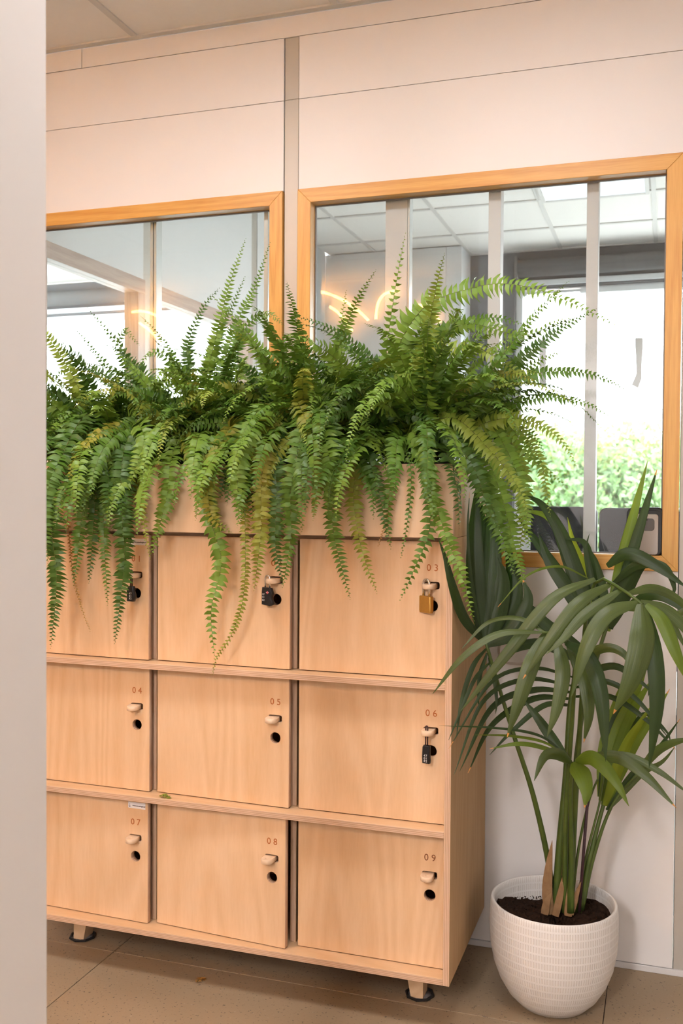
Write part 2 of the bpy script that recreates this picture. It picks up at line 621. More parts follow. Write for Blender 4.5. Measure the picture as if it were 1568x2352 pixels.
def window(name, x0, x1, z0, z1):
    win = tag(empty(name, (x0, YW, z0)), kind='structure')
    wd = .047
    frame_rails(win, x0, x1, z0, z1, YW - .010, YW + .055, wd, M['oakx'], M['oakz'])
    g = .004
    for (a, b, c, d) in ((x0 + wd, x1 - wd, z0 + wd, z0 + wd + g), (x0 + wd, x1 - wd, z1 - wd - g, z1 - wd),
                         (x0 + wd, x0 + wd + g, z0 + wd + g, z1 - wd - g), (x1 - wd - g, x1 - wd, z0 + wd + g, z1 - wd - g)):
        box('shadowed_bead', (a, YW + .036, c), (b, YW + .044, d), M['bead'], win)  # thin dark strip standing for the shadow line round the glass
    box('pane', (x0 + wd - .004, YW + .045, z0 + wd - .004), (x1 - wd + .004, YW + .051, z1 - wd + .004), M['glass'], win)
    return win


w1 = window('window_1', -1.749, -.7105, 1.635, 2.483)
w2 = window('window_2', -.6555, .5735, 1.232, 2.483)
ym = YW + .085
for (a, b) in ((888, 938), (1122, 1150), (1345, 1372)):
    xa, xb = at(a, 800, ym).x, at(b, 800, ym).x
    box('mullion', (xa, YW + .058, 1.245), (xb, YW + .115, 2.47), M['mull'], w2, .001)
    if a == 888: box('glass_edge', (xb + .0005, YW + .060, 1.245), (xb + .007, YW + .10, 2.47), M['greymull'], w2, .001)
for (a, b) in ((353, 359), (361, 367), (612, 621)):
    xa, xb = at(a, 800, ym).x, at(b, 800, ym).x
    box('mullion', (xa, YW + .058, 1.65), (xb, YW + .10, 2.47), M['greymull'], w1, .0006)
box('sill_board', (-.6545, YW + .056, 1.232), (.5725, YW + .118, 1.246), M['mull'], w2, .001)
box('sill_board', (-1.748, YW + .056, 1.635), (-.711, YW + .118, 1.65), M['mull'], w1, .001)

# ------------------------------------------------------------------ office behind the glass
XP = -1.70
wp = tag(empty('wall_partition', (XP, 0, 0)), kind='structure')
YB = [(.60, 1.345), (1.425, 2.55), (2.63, 3.805)]
for a, b in YB:
    box('wall_panel', (XP - .09, a + .001, 2.405), (XP, b - .001, ZC + .11), M['office_wall'], wp, .001)
    box('wall_panel', (XP - .09, a + .001, 0), (XP, b - .001, 1.0), M['office_wall'], wp, .001)
for y0, y1 in ((1.347, 1.423), (2.552, 2.628)):
    box('post', (XP - .085, y0, 0), (XP - .004, y1, ZC - .001), M['post'], wp, .001)
for k, (a, b) in enumerate(YB[:2]):
    wn = tag(empty('window_%d' % (3 + k), (XP, a, 1.0)), kind='structure')
    rw = .065
    for lo, hi, m in (((a, 2.34), (b, 2.404), 'oaky'), ((a, 1.001), (b, 1.06), 'oaky'), ((a, 1.06), (a + (.012 if k == 0 else rw), 2.34), 'oakzg'), ((b - rw, 1.06), (b, 2.34), 'oakzg')):
        box('frame_rail', (XP - .06, lo[0] + .001, lo[1]), (XP + .01, hi[0] - .001, hi[1]), M[m], wn, .001)
    box('pane', (XP - .03, a + (.012 if k == 0 else rw), 1.06), (XP - .024, b - rw, 2.34), M['glass2'], wn)
box('wall_panel', (XP - .09, YB[2][0], 1.0), (XP, YB[2][1], 2.405), M['office_wall'], wp)
tag(box('wall_far', (XP + .001, 3.80, 0), (-.86, 4.1, ZC - .001), M['office_wall']), kind='structure')
tag(box('wall_pillar', (-.859, 3.80, 0), (-.755, 4.1, ZC - .001), plain('pale pillar', (.72, .73, .74), .6), None, .002), kind='structure')
# outer wall with a ribbon window
we = tag(empty('wall_outer', (0, 4.1, 0)), kind='structure')
box('wall_panel', (-6.5, 4.1, 0), (2.8, 4.35, .80), M['office_backlit'], we)
box('wall_panel', (-6.5, 4.1, 2.83), (2.8, 4.35, 3.3), M['office_backlit'], we)
box('wall_panel', (-2.1, 4.1, .80), (-.45, 4.35, 2.83), M['office_backlit'], we)
box('wall_panel', (-6.6, YW + .12, 0), (-6.5, 4.35, 3.3), M['office_wall'], we)
for n_, (x0, x1) in ((5, (-.449, 2.79)), (6, (-6.49, -2.101))):
    wn = tag(empty('window_%d' % n_, (x0, 4.15, .8)), kind='structure')
    t_ = .045
    box('frame_rail', (x0, 4.14, .801), (x0 + t_, 4.22, 2.829), M['alu'], wn, .002)
    box('frame_rail', (x1 - t_, 4.14, .801), (x1, 4.22, 2.829), M['alu'], wn, .002)
    box('frame_rail', (x0 + t_, 4.14, 2.785), (x1 - t_, 4.22, 2.829), M['alu'], wn, .002)
    box('frame_rail', (x0 + t_, 4.14, .801), (x1 - t_, 4.22, .86), M['alu'], wn, .002)
    for xm in ((1.15,) if n_ == 5 else (-3.45, -4.9)):
        box('frame_rail', (xm, 4.14, .86), (xm + .07, 4.22, 2.785), M['alu'], wn, .002)
    box('pane', (x0 + t_, 4.176, .86), (x1 - t_, 4.182, 2.785), M['glass2'], wn)
    rb = tag(empty('roller_blind', (x0, 4.0, 2.9)),
             'grey roller blind wound up over the %s office window' % ('near' if n_ == 5 else 'far'), 'blind', 'roller blinds over the outer windows')
    xa, xb = x0 + .03, x1 - .05
    tube('blind_roll', [(xa, 4.03, 2.945), (xb, 4.03, 2.945)], .058, M['blind'], rb, 16)
    for xx in (xa - .02, xb): box('bracket', (xx, 3.975, 2.88), (xx + .02, 4.099, 3.02), M['grey_dark'], rb, .002)
    box('bottom_bar', (xa, 4.075, 2.84), (xb, 4.095, 2.875), M['alu'], rb, .002)

# tape strips on the office window
for lab, out in (('straight brown tape strip stuck upright on the bright office window', ((1238, 780), (1254, 780), (1254, 886), (1238, 886))),
                 ('brown tape strip with a curled lower end on the office window', ((1458, 776), (1476, 776), (1476, 800), (1473, 850), (1474, 868), (1465, 892), (1450, 884), (1461, 858), (1459, 810), (1458, 800)))):
    c_ = [at(x, y, 4.173) for x, y in out]
    tag(mesh('tape_strip', c_, [tuple(range(len(c_)))], M['tape']), lab, 'tape', 'tape strips on the office window')

# desk with a monitor right behind the sill
dk = tag(empty('office_desk', (.2, 1.2, 0)), 'pale office desk standing behind the glazed partition', 'desk')
box('desk_top', (-.55, .90, .72), (1.15, 1.60, .745), M['deskwhite'], dk, .002)
for x in (-.52, 1.08):
    for y in (.93, 1.53): box('leg', (x, y, 0.001), (x + .04, y + .04, .72), M['alu'], dk, .002)


def monitor(xa, xb, ztop, y, label):
    mo = tag(empty('monitor', ((xa + xb) / 2, y, .745)), label, 'monitor', 'monitors on the office desk')
    me = flat_shape('housing', [rrect(xa, ztop - .36, xb, ztop, .02)], .035, .004)
    o = link('housing', me, M['screen'], mo)
    o.matrix_parent_inverse = Matrix.Translation(mo.location).inverted()
    o.rotation_euler = (math.pi / 2, 0, 0)
    o.location = (0, y, 0)
    cx = (xa + xb) / 2
    box('stand', (cx - .03, y + .02, .755), (cx + .03, y + .04, ztop - .15), M['screen'], mo, .002)
    box('foot', (cx - .12, y - .06, .7455), (cx + .12, y + .10, .757), M['screen'], mo, .003)


zt_ = at(1300, 1166, 1.12).z
monitor(at(1197, 1166, 1.12).x, at(1350, 1166, 1.12).x + .03, zt_, 1.12, 'black monitor seen from behind through the glass, beside the pale window jamb')
monitor(at(1350, 1166, 1.10).x + .045, at(1560, 1166, 1.10).x, zt_ - .003, 1.10, 'black monitor seen from behind through the glass, behind the key box')
q0, q1 = at(1194, 1190, .95), at(1217, 1272, .95)
dh = tag(empty('document_holder', (q0.x, .95, .745)), 'small pale upright document holder behind the window sill', 'holder')
box('back_plate', (q0.x - .02, .955, .75), (q1.x, .960, q0.z), M['alu'], dh, .001)
box('side_lip', (q1.x - .004, .94, .75), (q1.x, .955, q0.z), M['alu'], dh, .001)
box('base', (q0.x - .02, .90, .7455), (q1.x, .98, .7505), M['alu'], dh, .001)

# ------------------------------------------------------------------ outdoors
tag(box('ground', (-60, 4.6, -6.2), (60, 120, -6.0), M['ground']), kind='structure')
TL = [leaf('tree leaf pale', (.17, .24, .105), (.24, .32, .15), .4), leaf('tree leaf green', (.10, .175, .080), (.16, .24, .12), .4), leaf('tree leaf yellowish', (.26, .275, .10), (.31, .33, .14), .4)]


def tree(x, y, ztop, r, mi, label, seed):
    rr = random.Random(seed)
    t = tag(empty('tree', (x, y, -6.0)), label, 'tree', 'trees outside the office window')
    vs, fs = [], []
    blobs = [(V((x + rr.uniform(-.6, .6) * r, y + rr.uniform(-.5, .5) * r, ztop - r * rr.uniform(.45, 1.7))), r * rr.uniform(.4, .62)) for _ in range(13)]
    for c, br in blobs:
        for _ in range(420):
            d = V((rr.gauss(0, 1), rr.gauss(0, 1), rr.gauss(0, 1))).normalized()
            p = c + d * br * rr.uniform(.75, 1.03)
            a = V((rr.gauss(0, 1), rr.gauss(0, 1), rr.gauss(0, 1))).normalized()
            b = a.cross(d).normalized()
            a = (a * .6 + d * .2).normalized()
            s = rr.uniform(.07, .15)
            i = len(vs)
            vs += [p - a * s, p + b * s * .5, p + a * s, p - b * s * .5]
            fs.append((i, i + 1, i + 2, i + 3))
    mesh('foliage', vs, fs, TL[mi], t)
    tube('trunk', [(x, y, -6), (x + .1, y, -4), (x, y, ztop - r)], [.22, .17, .08], M['bark'], t, 7)


def tpos(px, py, y):
    p = at(px, py, y)
    return p.x, p.z


for k, (px, py, y, r, mi, lab) in enumerate([
        (1120, 1000, 23, 2.6, 1, 'green tree outside, nearest the left window jamb'),
        (1235, 985, 25, 2.5, 2, 'yellowish tree outside, just right of the window jamb'),
        (1300, 965, 30, 2.4, 0, 'pale tree outside behind the tape strip pane, midway along'),
        (1390, 975, 24, 2.3, 1, 'green tree outside, seen just right of the thin white mullion'),
        (1475, 990, 26, 2.4, 2, 'yellowish tree outside above the key box'),
        (1580, 970, 25, 2.6, 0, 'pale tree outside at the far window edge'),
        (1000, 1010, 27, 2.6, 0, 'pale tree outside hidden behind the fern fronds')]):
    x, z = tpos(px, py - 30, y)
    tree(x, y, z, r, mi, lab, 40 + k)

# ------------------------------------------------------------------ lamps of the room
def ceiling_light(x, y, sx, sy, strength, label, tint=ROOM_TINT):
    o = tag(empty('ceiling_light', (x, y, ZC)), label, 'ceiling light', 'light panels in the ceiling')
    for a, b, c, d in ((-sx, sx, -sy, -sy + .02), (-sx, sx, sy - .02, sy), (-sx, -sx + .02, -sy + .02, sy - .02), (sx - .02, sx, -sy + .02, sy - .02)):
        box('frame', (x + a, y + c, ZC - .022), (x + b, y + d, ZC - .002), M['tee'], o, .001)
    box('diffuser', (x - sx + .02, y - sy + .02, ZC - .016), (x + sx - .02, y + sy - .02, ZC - .006), emit('lamp diffuser', tint, strength), o)


ceiling_light(-1.15, -1.00, .36, .26, ROOM_LIGHT * .20, 'ceiling light panel above the lockers')
ceiling_light(.10, -.85, .30, .24, ROOM_LIGHT * .20, 'ceiling light panel in front of the planter end')
ceiling_light(-.35, -4.60, .23, .38, ROOM_LIGHT * .88, 'ceiling light panel behind the camera, nearer and on the locker side')
ceiling_light(.95, -4.60, .30, .30, ROOM_LIGHT * .12, 'ceiling light panel behind the camera, nearer and on the palm side')
ceiling_light(-.46, -5.70, .25, .38, ROOM_LIGHT * .88, 'ceiling light panel behind the camera, farther and on the locker side')
ceiling_light(.95, -5.70, .30, .30, ROOM_LIGHT * .12, 'ceiling light panel behind the camera, farther and on the palm side')
ceiling_light(2.25, -2.20, .30, .30, ROOM_LIGHT * .04, 'added fill light panel by the side wall, brightening the near wall end')  # unseen fill panel, added to brighten the wall end near the camera
ceiling_light(.15, 2.64, .28, .28, .45, 'dim ceiling light panel in the office behind the glass', (.86, .95, 1.0))

# neon sign on the opposite wall, seen as a reflection in the panes
YN = -3.46
ns = tag(empty('neon_sign', (-1.6, YN, 2.2)), 'orange neon script sign on the opposite wall, seen mirrored in the panes', 'neon sign')
ym2 = 2 * (YW + .045) - YN


def mir(px, py):
    p = at(px, py, ym2)
    return V((p.x, YN, p.z))


nm = emit('neon tube', (1.0, .42, .07), NEON)
for path in (((262, 742), (300, 718), (335, 716), (375, 737), (420, 790)), ((320, 742), (345, 760), (372, 790)),
             ((700, 672), (740, 671), (785, 688), (820, 712), (845, 735)), ((757, 704), (780, 722), (808, 760)),
             ((862, 732), (868, 695), (885, 674), (915, 668)), ((955, 700), (985, 706), (1010, 740))):
    tube('neon_tube', spline([mir(*p) for p in path], 18), .0095, nm, ns, 8)

# ------------------------------------------------------------------ locker cabinet
W, H, T, D, ZB = .456, .40, .018, .54, .1354
XL = -3 * W - T
REC = .052                         # doors sit back from the shelf fronts
ZT = ZB + 3 * H + T / 2           # 1.344
lk = tag(empty('locker_cabinet', (XL / 2, D / 2, 0)), 'birch plywood locker cabinet with nine numbered doors', 'locker')
BACK = D - .004
box('side_panel', (-T, 0, ZB), (0, BACK, ZT - .001), [M['plyside_shaded'], M['ex']], lk, .0008, 0)
box('side_panel', (XL, 0, ZB), (XL + T, BACK, ZT - .001), [M['plyside_shaded'], M['ex']], lk, .0008, 0)
box('bottom_panel', (XL + T, 0, ZB), (-T, BACK, ZB + T), [M['plyh'], M['ez']], lk, .0008, 2)
for k in (1, 2):
    zc = ZB + k * H
    box('shelf', (XL + T, 0.001, zc), (-T, BACK, zc + T), [M['plyh'], M['ez']], lk, .0008, 2)
box('top_panel', (XL + T, REC + T + .003, ZT - .019), (-T, BACK, ZT - .001), [M['plyh'], M['ez']], lk, .0005, 2)
box('back_panel', (XL + T, BACK - .012, ZB + T), (-T, BACK, ZT - .0195), M['plyside_shaded'], lk)
for k in (1, 2):
    x = -k * W - .0225
    for r in range(3):
        z0 = ZB + r * H + T
        z1 = ZB + (r + 1) * H if r < 2 else ZT - .019
        box('divider', (x - T / 2, REC + T + .003, z0 + .0005), (x + T / 2, BACK - .012, z1 - .0005), [M['plyside_shaded'], M['ex']], lk, .0006, 0)

DW, DH = W - T - .008, H - T - .007
# outline in door coordinates: x 0..DW from the hinge, y 0..DH from the bottom
sx_, sy_ = DW - .043, DH - .120
hole = ring(sx_ + .001, DH - .176, .0165, 28)
slot = rrect(sx_ - .0215, sy_ - .0105, sx_ + .0215, sy_ + .0105, .006)
door_me = flat_shape('door', [rrect(0, 0, DW, DH, .0012, 1), hole, slot], T, .0006)
door_me.materials.append(M['ply'])
door_me.materials.append(M['ex'])
for p in door_me.polygons: p.material_index = 0 if abs(p.normal.z) > .8 else 1
# tongue: a flat rounded tab through the slot, with an eye
tw = .0165
eye = ring(0, -.020, .0048, 14)
tab = [(-tw, .03), (-tw, -.012)] + [(tw * math.cos(a), -.018 - .017 * math.sin(a)) for a in [math.pi - math.pi * k / 10 for k in range(11)]] + [(tw, -.012), (tw, .03)]
tongue_me = flat_shape('tongue', [tab, eye], .0135, .0012)
tongue_me.materials.append(M['tongue'])
ajar = [.030, .024, 0, .018, .030, .002, .036, .075, .004]
DOORS = {}
for r in range(3):
    for c in range(3):
        num = r * 3 + c + 1
        x0 = -(3 - c) * W + .001
        if c == 0: x0 = XL + T + .003
        z0 = ZB + (2 - r) * H + T + .003
        piv = V((x0, REC + T / 2, z0))
        ang = -ajar[num - 1]
        # mesh lies in XY: turn it upright (x -> x, y -> z, z -> -y)
        rotm = Matrix.Translation(piv) @ Matrix.Rotation(ang, 4, 'Z') @ Matrix.Rotation(math.pi / 2, 4, 'X')
        d = link('door', door_me, None, lk)
        d.matrix_parent_inverse = Matrix.Translation(lk.location).inverted()
        d.matrix_basis = rotm
        d['label'] = 'plywood locker door with the number %02d' % num
        DOORS[num] = (d, rotm)
        g = link('tongue', tongue_me, None, d)
        g.matrix_parent_inverse = Matrix.Identity(4)
        # tongue mesh in XY with +y inward: local door frame z is outward
        tilt = R.uniform(-.10, .10)
        out = -.004 if num != 1 else .0
        g.matrix_basis = Matrix.Translation((sx_ - .0050, sy_ - .0010, T / 2)) @ Matrix.Rotation(-math.pi / 2, 4, 'X') @ Matrix.Rotation(R.uniform(-.05, .05) + (.10 if c == 0 else .03), 4, 'Z')
        tm = link('number', text_mesh('number', '%d %d' % (num // 10, num % 10), .0265, 1.0), M['burn2'] if num == 9 else M['burn'], d)
        tm.matrix_parent_inverse = Matrix.Identity(4)
        tm.location = (sx_ + .001, DH - .072, T / 2 + .0002)
        if num in (1, 7):
            s = link('sticker', box_mesh('sticker', (DW - .068, DH - .030, T / 2), (DW - .008, DH - .0105, T / 2 + .0004)), M['white_label'], d)
            s.matrix_parent_inverse = Matrix.Identity(4)
            s = link('sticker_text', text_mesh('sticker_text', 'www.sametbagjaus.fi', .0062, .88), M['ink'], d)
            s.matrix_parent_inverse = Matrix.Identity(4)
            s.location = (DW - .0305, DH - .0215, T / 2 + .0006)
            eb = flat_shape('sticker_emblem', [[(.0028 * math.cos(a), .0028 * math.sin(a)) for a in [math.pi + math.pi * k / 8 for k in range(9)]], [(-.0012, .0032), (.0012, .0032), (0, .0075)]], .0003)
            s = link('sticker_emblem', eb, M['ink'], d)
            s.matrix_parent_inverse = Matrix.Identity(4)
            s.location = (DW - .0625, DH - .0235, T / 2 + .0006)

# legs (tapered towards the floor) and the felt pads under them
for fx, fy, pad in ((-.110, .16, 1), (XL + .110, .16, 1), (-.110, .43, 0), (XL + .110, .43, 0)):
    s = -1 if fx > -.5 else 1      # slanting side points to the cabinet's middle
    zb = .0045 if pad else 0
    q = [(fx, zb), (fx + s * .036, zb), (fx + s * .062, ZB), (fx, ZB)]
    if s < 0: q = q[::-1]
    vs = [(a, fy, b) for a, b in q] + [(a, fy + .055, b) for a, b in q]
    mesh('leg', vs, [(0, 1, 2, 3), (7, 6, 5, 4), (0, 4, 5, 1), (1, 5, 6, 2), (2, 6, 7, 3), (3, 7, 4, 0)], M['ply'], lk)
    if pad:
        pc = (fx + s * .016, fy + .027)
        pd = tag(empty('felt_pad', (pc[0], pc[1], 0)), 'black rimmed felt pad under the locker leg ' + ('nearest the white pot' if fx > -.5 else 'nearest the white wall end'), 'pad', 'felt pads under the locker')
        lathe('pad', [(.032, 0), (.034, .001), (.034, .0042), (.001, .0045)], M['felt'], pd, 8, (pc[0], pc[1], 0))
        v, f = tube_data([(pc[0] + .040 * math.cos(a), pc[1] + .040 * math.sin(a), .0045) for a in [2 * math.pi * k / 8 for k in range(9)]], .0043, 6, False)
        mesh('rim', v, f, M['rubber'], pd)

# planter box on the cabinet
pb = tag(empty('planter_box', (XL / 2, D / 2, ZT)), 'open birch plywood planter box on top of the lockers', 'planter')
ZP = 1.5433
box('front_panel', (XL, -.0005, ZT), (0, T - .001, ZP), [M['plybox'], M['ey']], pb, .0008, 1)
box('bottom_panel', (XL + T, T, ZT), (-T, BACK - T, ZT + .016), M['plyh'], pb)
box('back_panel', (XL, BACK - T, ZT), (0, BACK, ZP), [M['plyside_shaded'], M['ey']], pb, .0008, 1)
box('side_panel', (-T, T, ZT), (0, BACK - T, ZP), [M['plyside_shaded'], M['ex']], pb, .0008, 0)
box('side_panel', (XL, T, ZT), (XL + T, BACK - T, ZP), [M['plyside_shaded'], M['ex']], pb, .0008, 0)

# ------------------------------------------------------------------ padlocks on the tongues
def door_pt(num, x, y, z):
    return DOORS[num][1] @ V((x, y, z))


def shackle(name, c, wid, hgt, r, mat, parent, axis=V((1, 0, 0)), legs=(0, 0)):
    pts = [c - axis * wid / 2 + V((0, 0, legs[0]))]
    for k in range(13):
        a = math.pi - math.pi * k / 12
        pts.append(c + axis * (math.cos(a) * wid / 2) + V((0, 0, hgt - wid / 2 + math.sin(a) * wid / 2)))
    pts.append(c + axis * wid / 2 + V((0, 0, legs[1])))
    return tube(name, pts, r, mat, parent, 10)


def block(name, prof, c, ax, thick, mat, parent, bev=.0015):
    """Prism from an xz outline, turned so that local x runs along ax."""
    me = flat_shape(name, [prof], thick, bev)
    o = link(name, me, mat, parent)
    z = V((0, 0, 1))
    n = ax.cross(z)
    m = Matrix(((ax.x, 0, n.x, c.x), (ax.y, 0, n.y, c.y), (ax.z, 1, n.z, c.z), (0, 0, 0, 1)))
    o.matrix_basis = m
    return o


# brass padlock on 03
e = door_pt(3, sx_ - .003, sy_, T / 2 + .020)
ax = V((.80, -.60, 0)).normalized()
pl = tag(empty('padlock', e), 'brass padlock with steel shackle hanging on locker door 03', 'padlock')
c = e + V((-.019, -.003, -.026))
c = e - ax * .0125 + V((0, 0, -.020))
shackle('shackle', c, .025, .038, .0034, M['steel'], pl, ax, (-.012, -.012))
block('body', rrect(-.0215, -.050, .0215, -.009, .002), c, ax, .014, M['brass'], pl)
block('keyway_rim', rrect(-.0215, -.053, .0215, -.0505, .001), c, ax, .0125, M['brass'], pl, .0005)


def dial_lock(num, axv, label, body, sh_r, sh_mat, digits, off=V((0, 0, 0)), emblem=False, hgt=.03, wid=.018):
    e = door_pt(num, sx_ - .003, sy_, T / 2 + .020)
    o = tag(empty('combination_lock', e), label, 'padlock', 'black combination locks on the locker doors')
    ax = axv.normalized()
    c = e - ax * (wid / 2) + V((0, 0, -.016)) + off
    shackle('shackle', c, wid, hgt, sh_r, sh_mat, o, ax, (-.010, -.010))
    zt = -.006
    bo = block('body', [(x, zt + y) for x, y in body], c, ax, .013, M['black'], o, .002)
    n = ax.cross(V((0, 0, 1)))
    for k, (dx, dz, s) in enumerate(digits):
        me = text_mesh('dial', ['4 7', '0 1', '8 2'][k], s, .9)
        d = link('dial', me, M['digit'], o)
        p = c + ax * dx + V((0, 0, zt + dz)) + n * .0068
        d.matrix_basis = Matrix(((ax.x, 0, n.x, p.x), (ax.y, 0, n.y, p.y), (ax.z, 1, n.z, p.z), (0, 0, 0, 1)))
    if emblem:
        for nm_, lp, mt, dd in (('emblem', [(-.0058, 0), (0, -.0042), (.0058, 0), (0, .0042)], 'digit', .0067), ('emblem_center', ring(0, 0, .0036, 14), 'red', .0071), ('emblem_mark', ring(0, 0, .0011, 8), 'digit', .0075)):
            me = flat_shape(nm_, [lp], .0006)
            d = link(nm_, me, M[mt], o)
            p = c + ax * .006 + V((0, 0, zt - .012)) + n * dd
            d.matrix_basis = Matrix(((ax.x, 0, n.x, p.x), (ax.y, 0, n.y, p.y), (ax.z, 1, n.z, p.z), (0, 0, 0, 1)))


b2 = [(-.0165, -.046), (.012, -.049), (.0215, -.044), (.0215, -.038), (.0145, -.030), (.0165, -.021), (.0205, -.014), (.014, -.001), (-.015, 0), (-.0165, -.01)]
dial_lock(2, V((.93, -.36, 0)), 'black combination lock with a red diamond emblem on locker door 02', b2, .0022, M['steel'], [(-.010, -.018, .0075), (-.010, -.0262, .0075), (-.010, -.0345, .0075)], V((-.006, -.004, 0)), True)
b6 = [(-.0085, -.046), (.0085, -.046), (.0095, -.040), (.0085, -.028), (.0085, -.002), (.006, 0), (-.006, 0), (-.0085, -.004), (-.0095, -.030)]
dial_lock(6, V((.95, -.25, 0)), 'narrow black combination lock on a thin cord on locker door 06', b6, .0018, M['stake'], [(0, -.026, .0085), (0, -.0335, .0085), (0, -.041, .0085)], V((.0, -.004, -.014)), False, .048, .006)
b1 = [(-.012, -.042), (.010, -.042), (.015, -.032), (.015, -.024), (.010, -.014), (.008, 0), (-.008, 0), (-.013, -.012)]
dial_lock(1, V((.95, -.25, 0)), 'black combination lock half hidden behind fern on locker door 01', b1, .0018, M['black'], [(.002, -.020, .0085), (.002, -.0275, .0085), (.002, -.035, .0085)], V((.004, -.004, -.012)), False, .044, .006)

# key box standing against the pane on the sill rail
k0, k1 = at(1440, 1279, YW + .01), at(1523, 1174, YW + .01)
kz = 1.232 + .0475
kw, kh = k1.x - k0.x, k1.z - k0.z
kb = tag(empty('key_box', ((k0.x + k1.x) / 2, YW + .02, kz)), 'grey and black key safe box in the corner of the window', 'key box')
K = []
for nm_, ins, th, yy, mt, tp in (('body', 0, .050, YW + .018, 'black', 0), ('cover_rim', .0035, .006, YW - .009, 'black', .003), ('cover_plate', .0105, .006, YW - .013, 'grey_metal', .008)):
    me = flat_shape(nm_, [rrect(k0.x + ins, kz + (ins * .3), k1.x - ins - tp * .6, kz + kh - ins - tp, .018 - ins)], th, .003 if th > .01 else .0015)
    o = link(nm_, me, M[mt], kb)
    o.matrix_basis = Matrix.Translation((0, yy, 0)) @ Matrix.Rotation(math.pi / 2, 4, 'X')
me = flat_shape('shutter', [rrect(k0.x + .022, kz + kh * .53, k1.x - .026, kz + kh * .78, .008)], .003, .001)
o = link('shutter', me, M['grey_dark'], kb)
o.matrix_basis = Matrix.Translation((0, YW - .0165, 0)) @ Matrix.Rotation(math.pi / 2, 4, 'X')
box('grip', (k0.x + .040, YW - .0195, kz + kh * .745), (k1.x - .045, YW - .0182, kz + kh * .765), M['black'], kb, .0004)

# small white fitting on the wall behind the palm
f0 = at(1182, 1497, YW - .02)
wf = tag(empty('wall_fitting', (f0.x, YW, f0.z)), 'white rounded fitting on the wall panel, mostly hidden by palm leaves', 'fitting')
me = flat_shape('cover', [rrect(-.045, -.032, .045, .036, .03)], .03, .009)
o = link('cover', me, M['mull'], wf)
o.matrix_basis = Matrix.Translation((f0.x, YW - .0165, f0.z)) @ Matrix.Rotation(math.pi / 2, 4, 'X')
o.matrix_parent_inverse = Matrix.Translation(wf.location).inverted()
me = flat_shape('gasket', [rrect(-.047, -.034, .047, .038, .031)], .004)
o = link('gasket', me, M['black'], wf)
o.matrix_basis = Matrix.Translation((f0.x, YW - .0025, f0.z)) @ Matrix.Rotation(math.pi / 2, 4, 'X')
o.matrix_parent_inverse = Matrix.Translation(wf.location).inverted()


# ------------------------------------------------------------------ ferns
def frond(parent, pts, lmax, step, mat, nref=None, sides=None, wfac=.30, seed=0, droop=.25, bare=.10, taper=.46, lab=None):
    """A once-pinnate frond along pts. nref: direction its upper face turns to; sides: fixed sideways axis instead."""
    rr = random.Random(seed)
    L = sum((b - a).length for a, b in zip(pts, pts[1:]))
    tex = 6.0 if pts[-1].z < pts[0].z else 2.6
    n = max(8, int(L / step))
    P = spline(pts, n + 1)
    vs, fs = tube_data(P, [.0014 * (1 - .75 * i / n) for i in range(n + 1)], 3, False)
    mi = [1] * len(fs)
    for i in range(int(n * bare), n + 1):
        t = i / n
        Tn = (P[min(i + 1, n)] - P[max(i - 1, 0)]).normalized()
        if sides is not None: S = (sides - Tn * sides.dot(Tn)).normalized()
        else:
            S = Tn.cross(nref)
            S = S.normalized() if S.length > .05 else Tn.orthogonal().normalized()
        N = S.cross(Tn).normalized()
        env = min(1, ((t - bare) / (1 - bare) * 5 + .25)) ** .7 * (1 - t ** tex) ** .85 * (1 - .28 * t)
        for s in (-1, 1):
            l = lmax * 1.36 * env * rr.uniform(.80, 1.1) + .003
            wd = min(l * wfac * 1.15, step * .95) * rr.uniform(.85, 1.1) + .0006
            lean = .06 + .30 * t * t + rr.uniform(-.14, .14)
            Dn = (S * s + Tn * lean + N * rr.uniform(-.22, .22)).normalized()
            F = (Tn - Dn * Tn.dot(Dn)).normalized()
            tw = rr.uniform(-.55, .55)
            tw2 = rr.uniform(-2.2, 2.2)
            Nn = Dn.cross(F) * s
            F = (F * math.cos(tw) + Nn * math.sin(tw))
            o = P[i] + Tn * (step * .5 * (s > 0))
            up2 = N * (l * rr.uniform(-.02, .12))
            F2 = (F * math.cos(.5 * tw2) + N * math.sin(.5 * tw2))
            dr = -N * (l * droop * rr.uniform(.4, 1.5))
            k = len(vs)
            vs += [o - F * wd * .35, o + F * wd * .75,
                   o + Dn * l * .38 + up2 - F * wd * .55, o + Dn * l * .38 + up2 + F * wd * .60,
                   o + Dn * l * .75 + dr * .4 - F2 * wd * .22 + F * wd * .12, o + Dn * l * .75 + dr * .4 + F2 * wd * .50,
                   o + Dn * l + dr + F * wd * .45]
            fs += [(k, k + 2, k + 3, k + 1), (k + 2, k + 4, k + 5, k + 3), (k + 4, k + 6, k + 5)]
            mi += [0, 0, 0]
    o = mesh('frond', vs, fs, [mat, M['rachis']], parent, True, mi)
    if lab: o['label'] = lab
    return o


POTX = [-1.215, -.86, -.495, -.155]
POTY = [.27, .275, .27, .265]
FLAB = ['fern in the planter box nearest the white wall end', 'fern in the planter box above locker 02, second from the wall end',
        'fern in the planter box above the gap of lockers 02 and 03', 'fern in the planter box at the palm end, with wide arching fronds']
ferns = []
for k in range(4):
    x, y = POTX[k], POTY[k]
    zb = ZT + .0165
    f = tag(empty('potted_fern', (x, y, zb)), 'green ' + FLAB[k], 'fern', 'ferns in the planter box')
    lathe('pot', [(.085, 0), (.090, .002), (.112, .165), (.119, .168), (.119, .195), (.113, .195), (.104, .16), (.02, .155)], M['pot_black'], f, 28, (x, y, zb))
    lathe('soil', [(.1, .150), (.106, .165), (.07, .178), (.02, .183)], M['soil'], f, 20, (x, y, zb))
    ferns.append(f)
CROWN = [V((POTX[k], POTY[k], ZT + .185)) for k in range(4)]


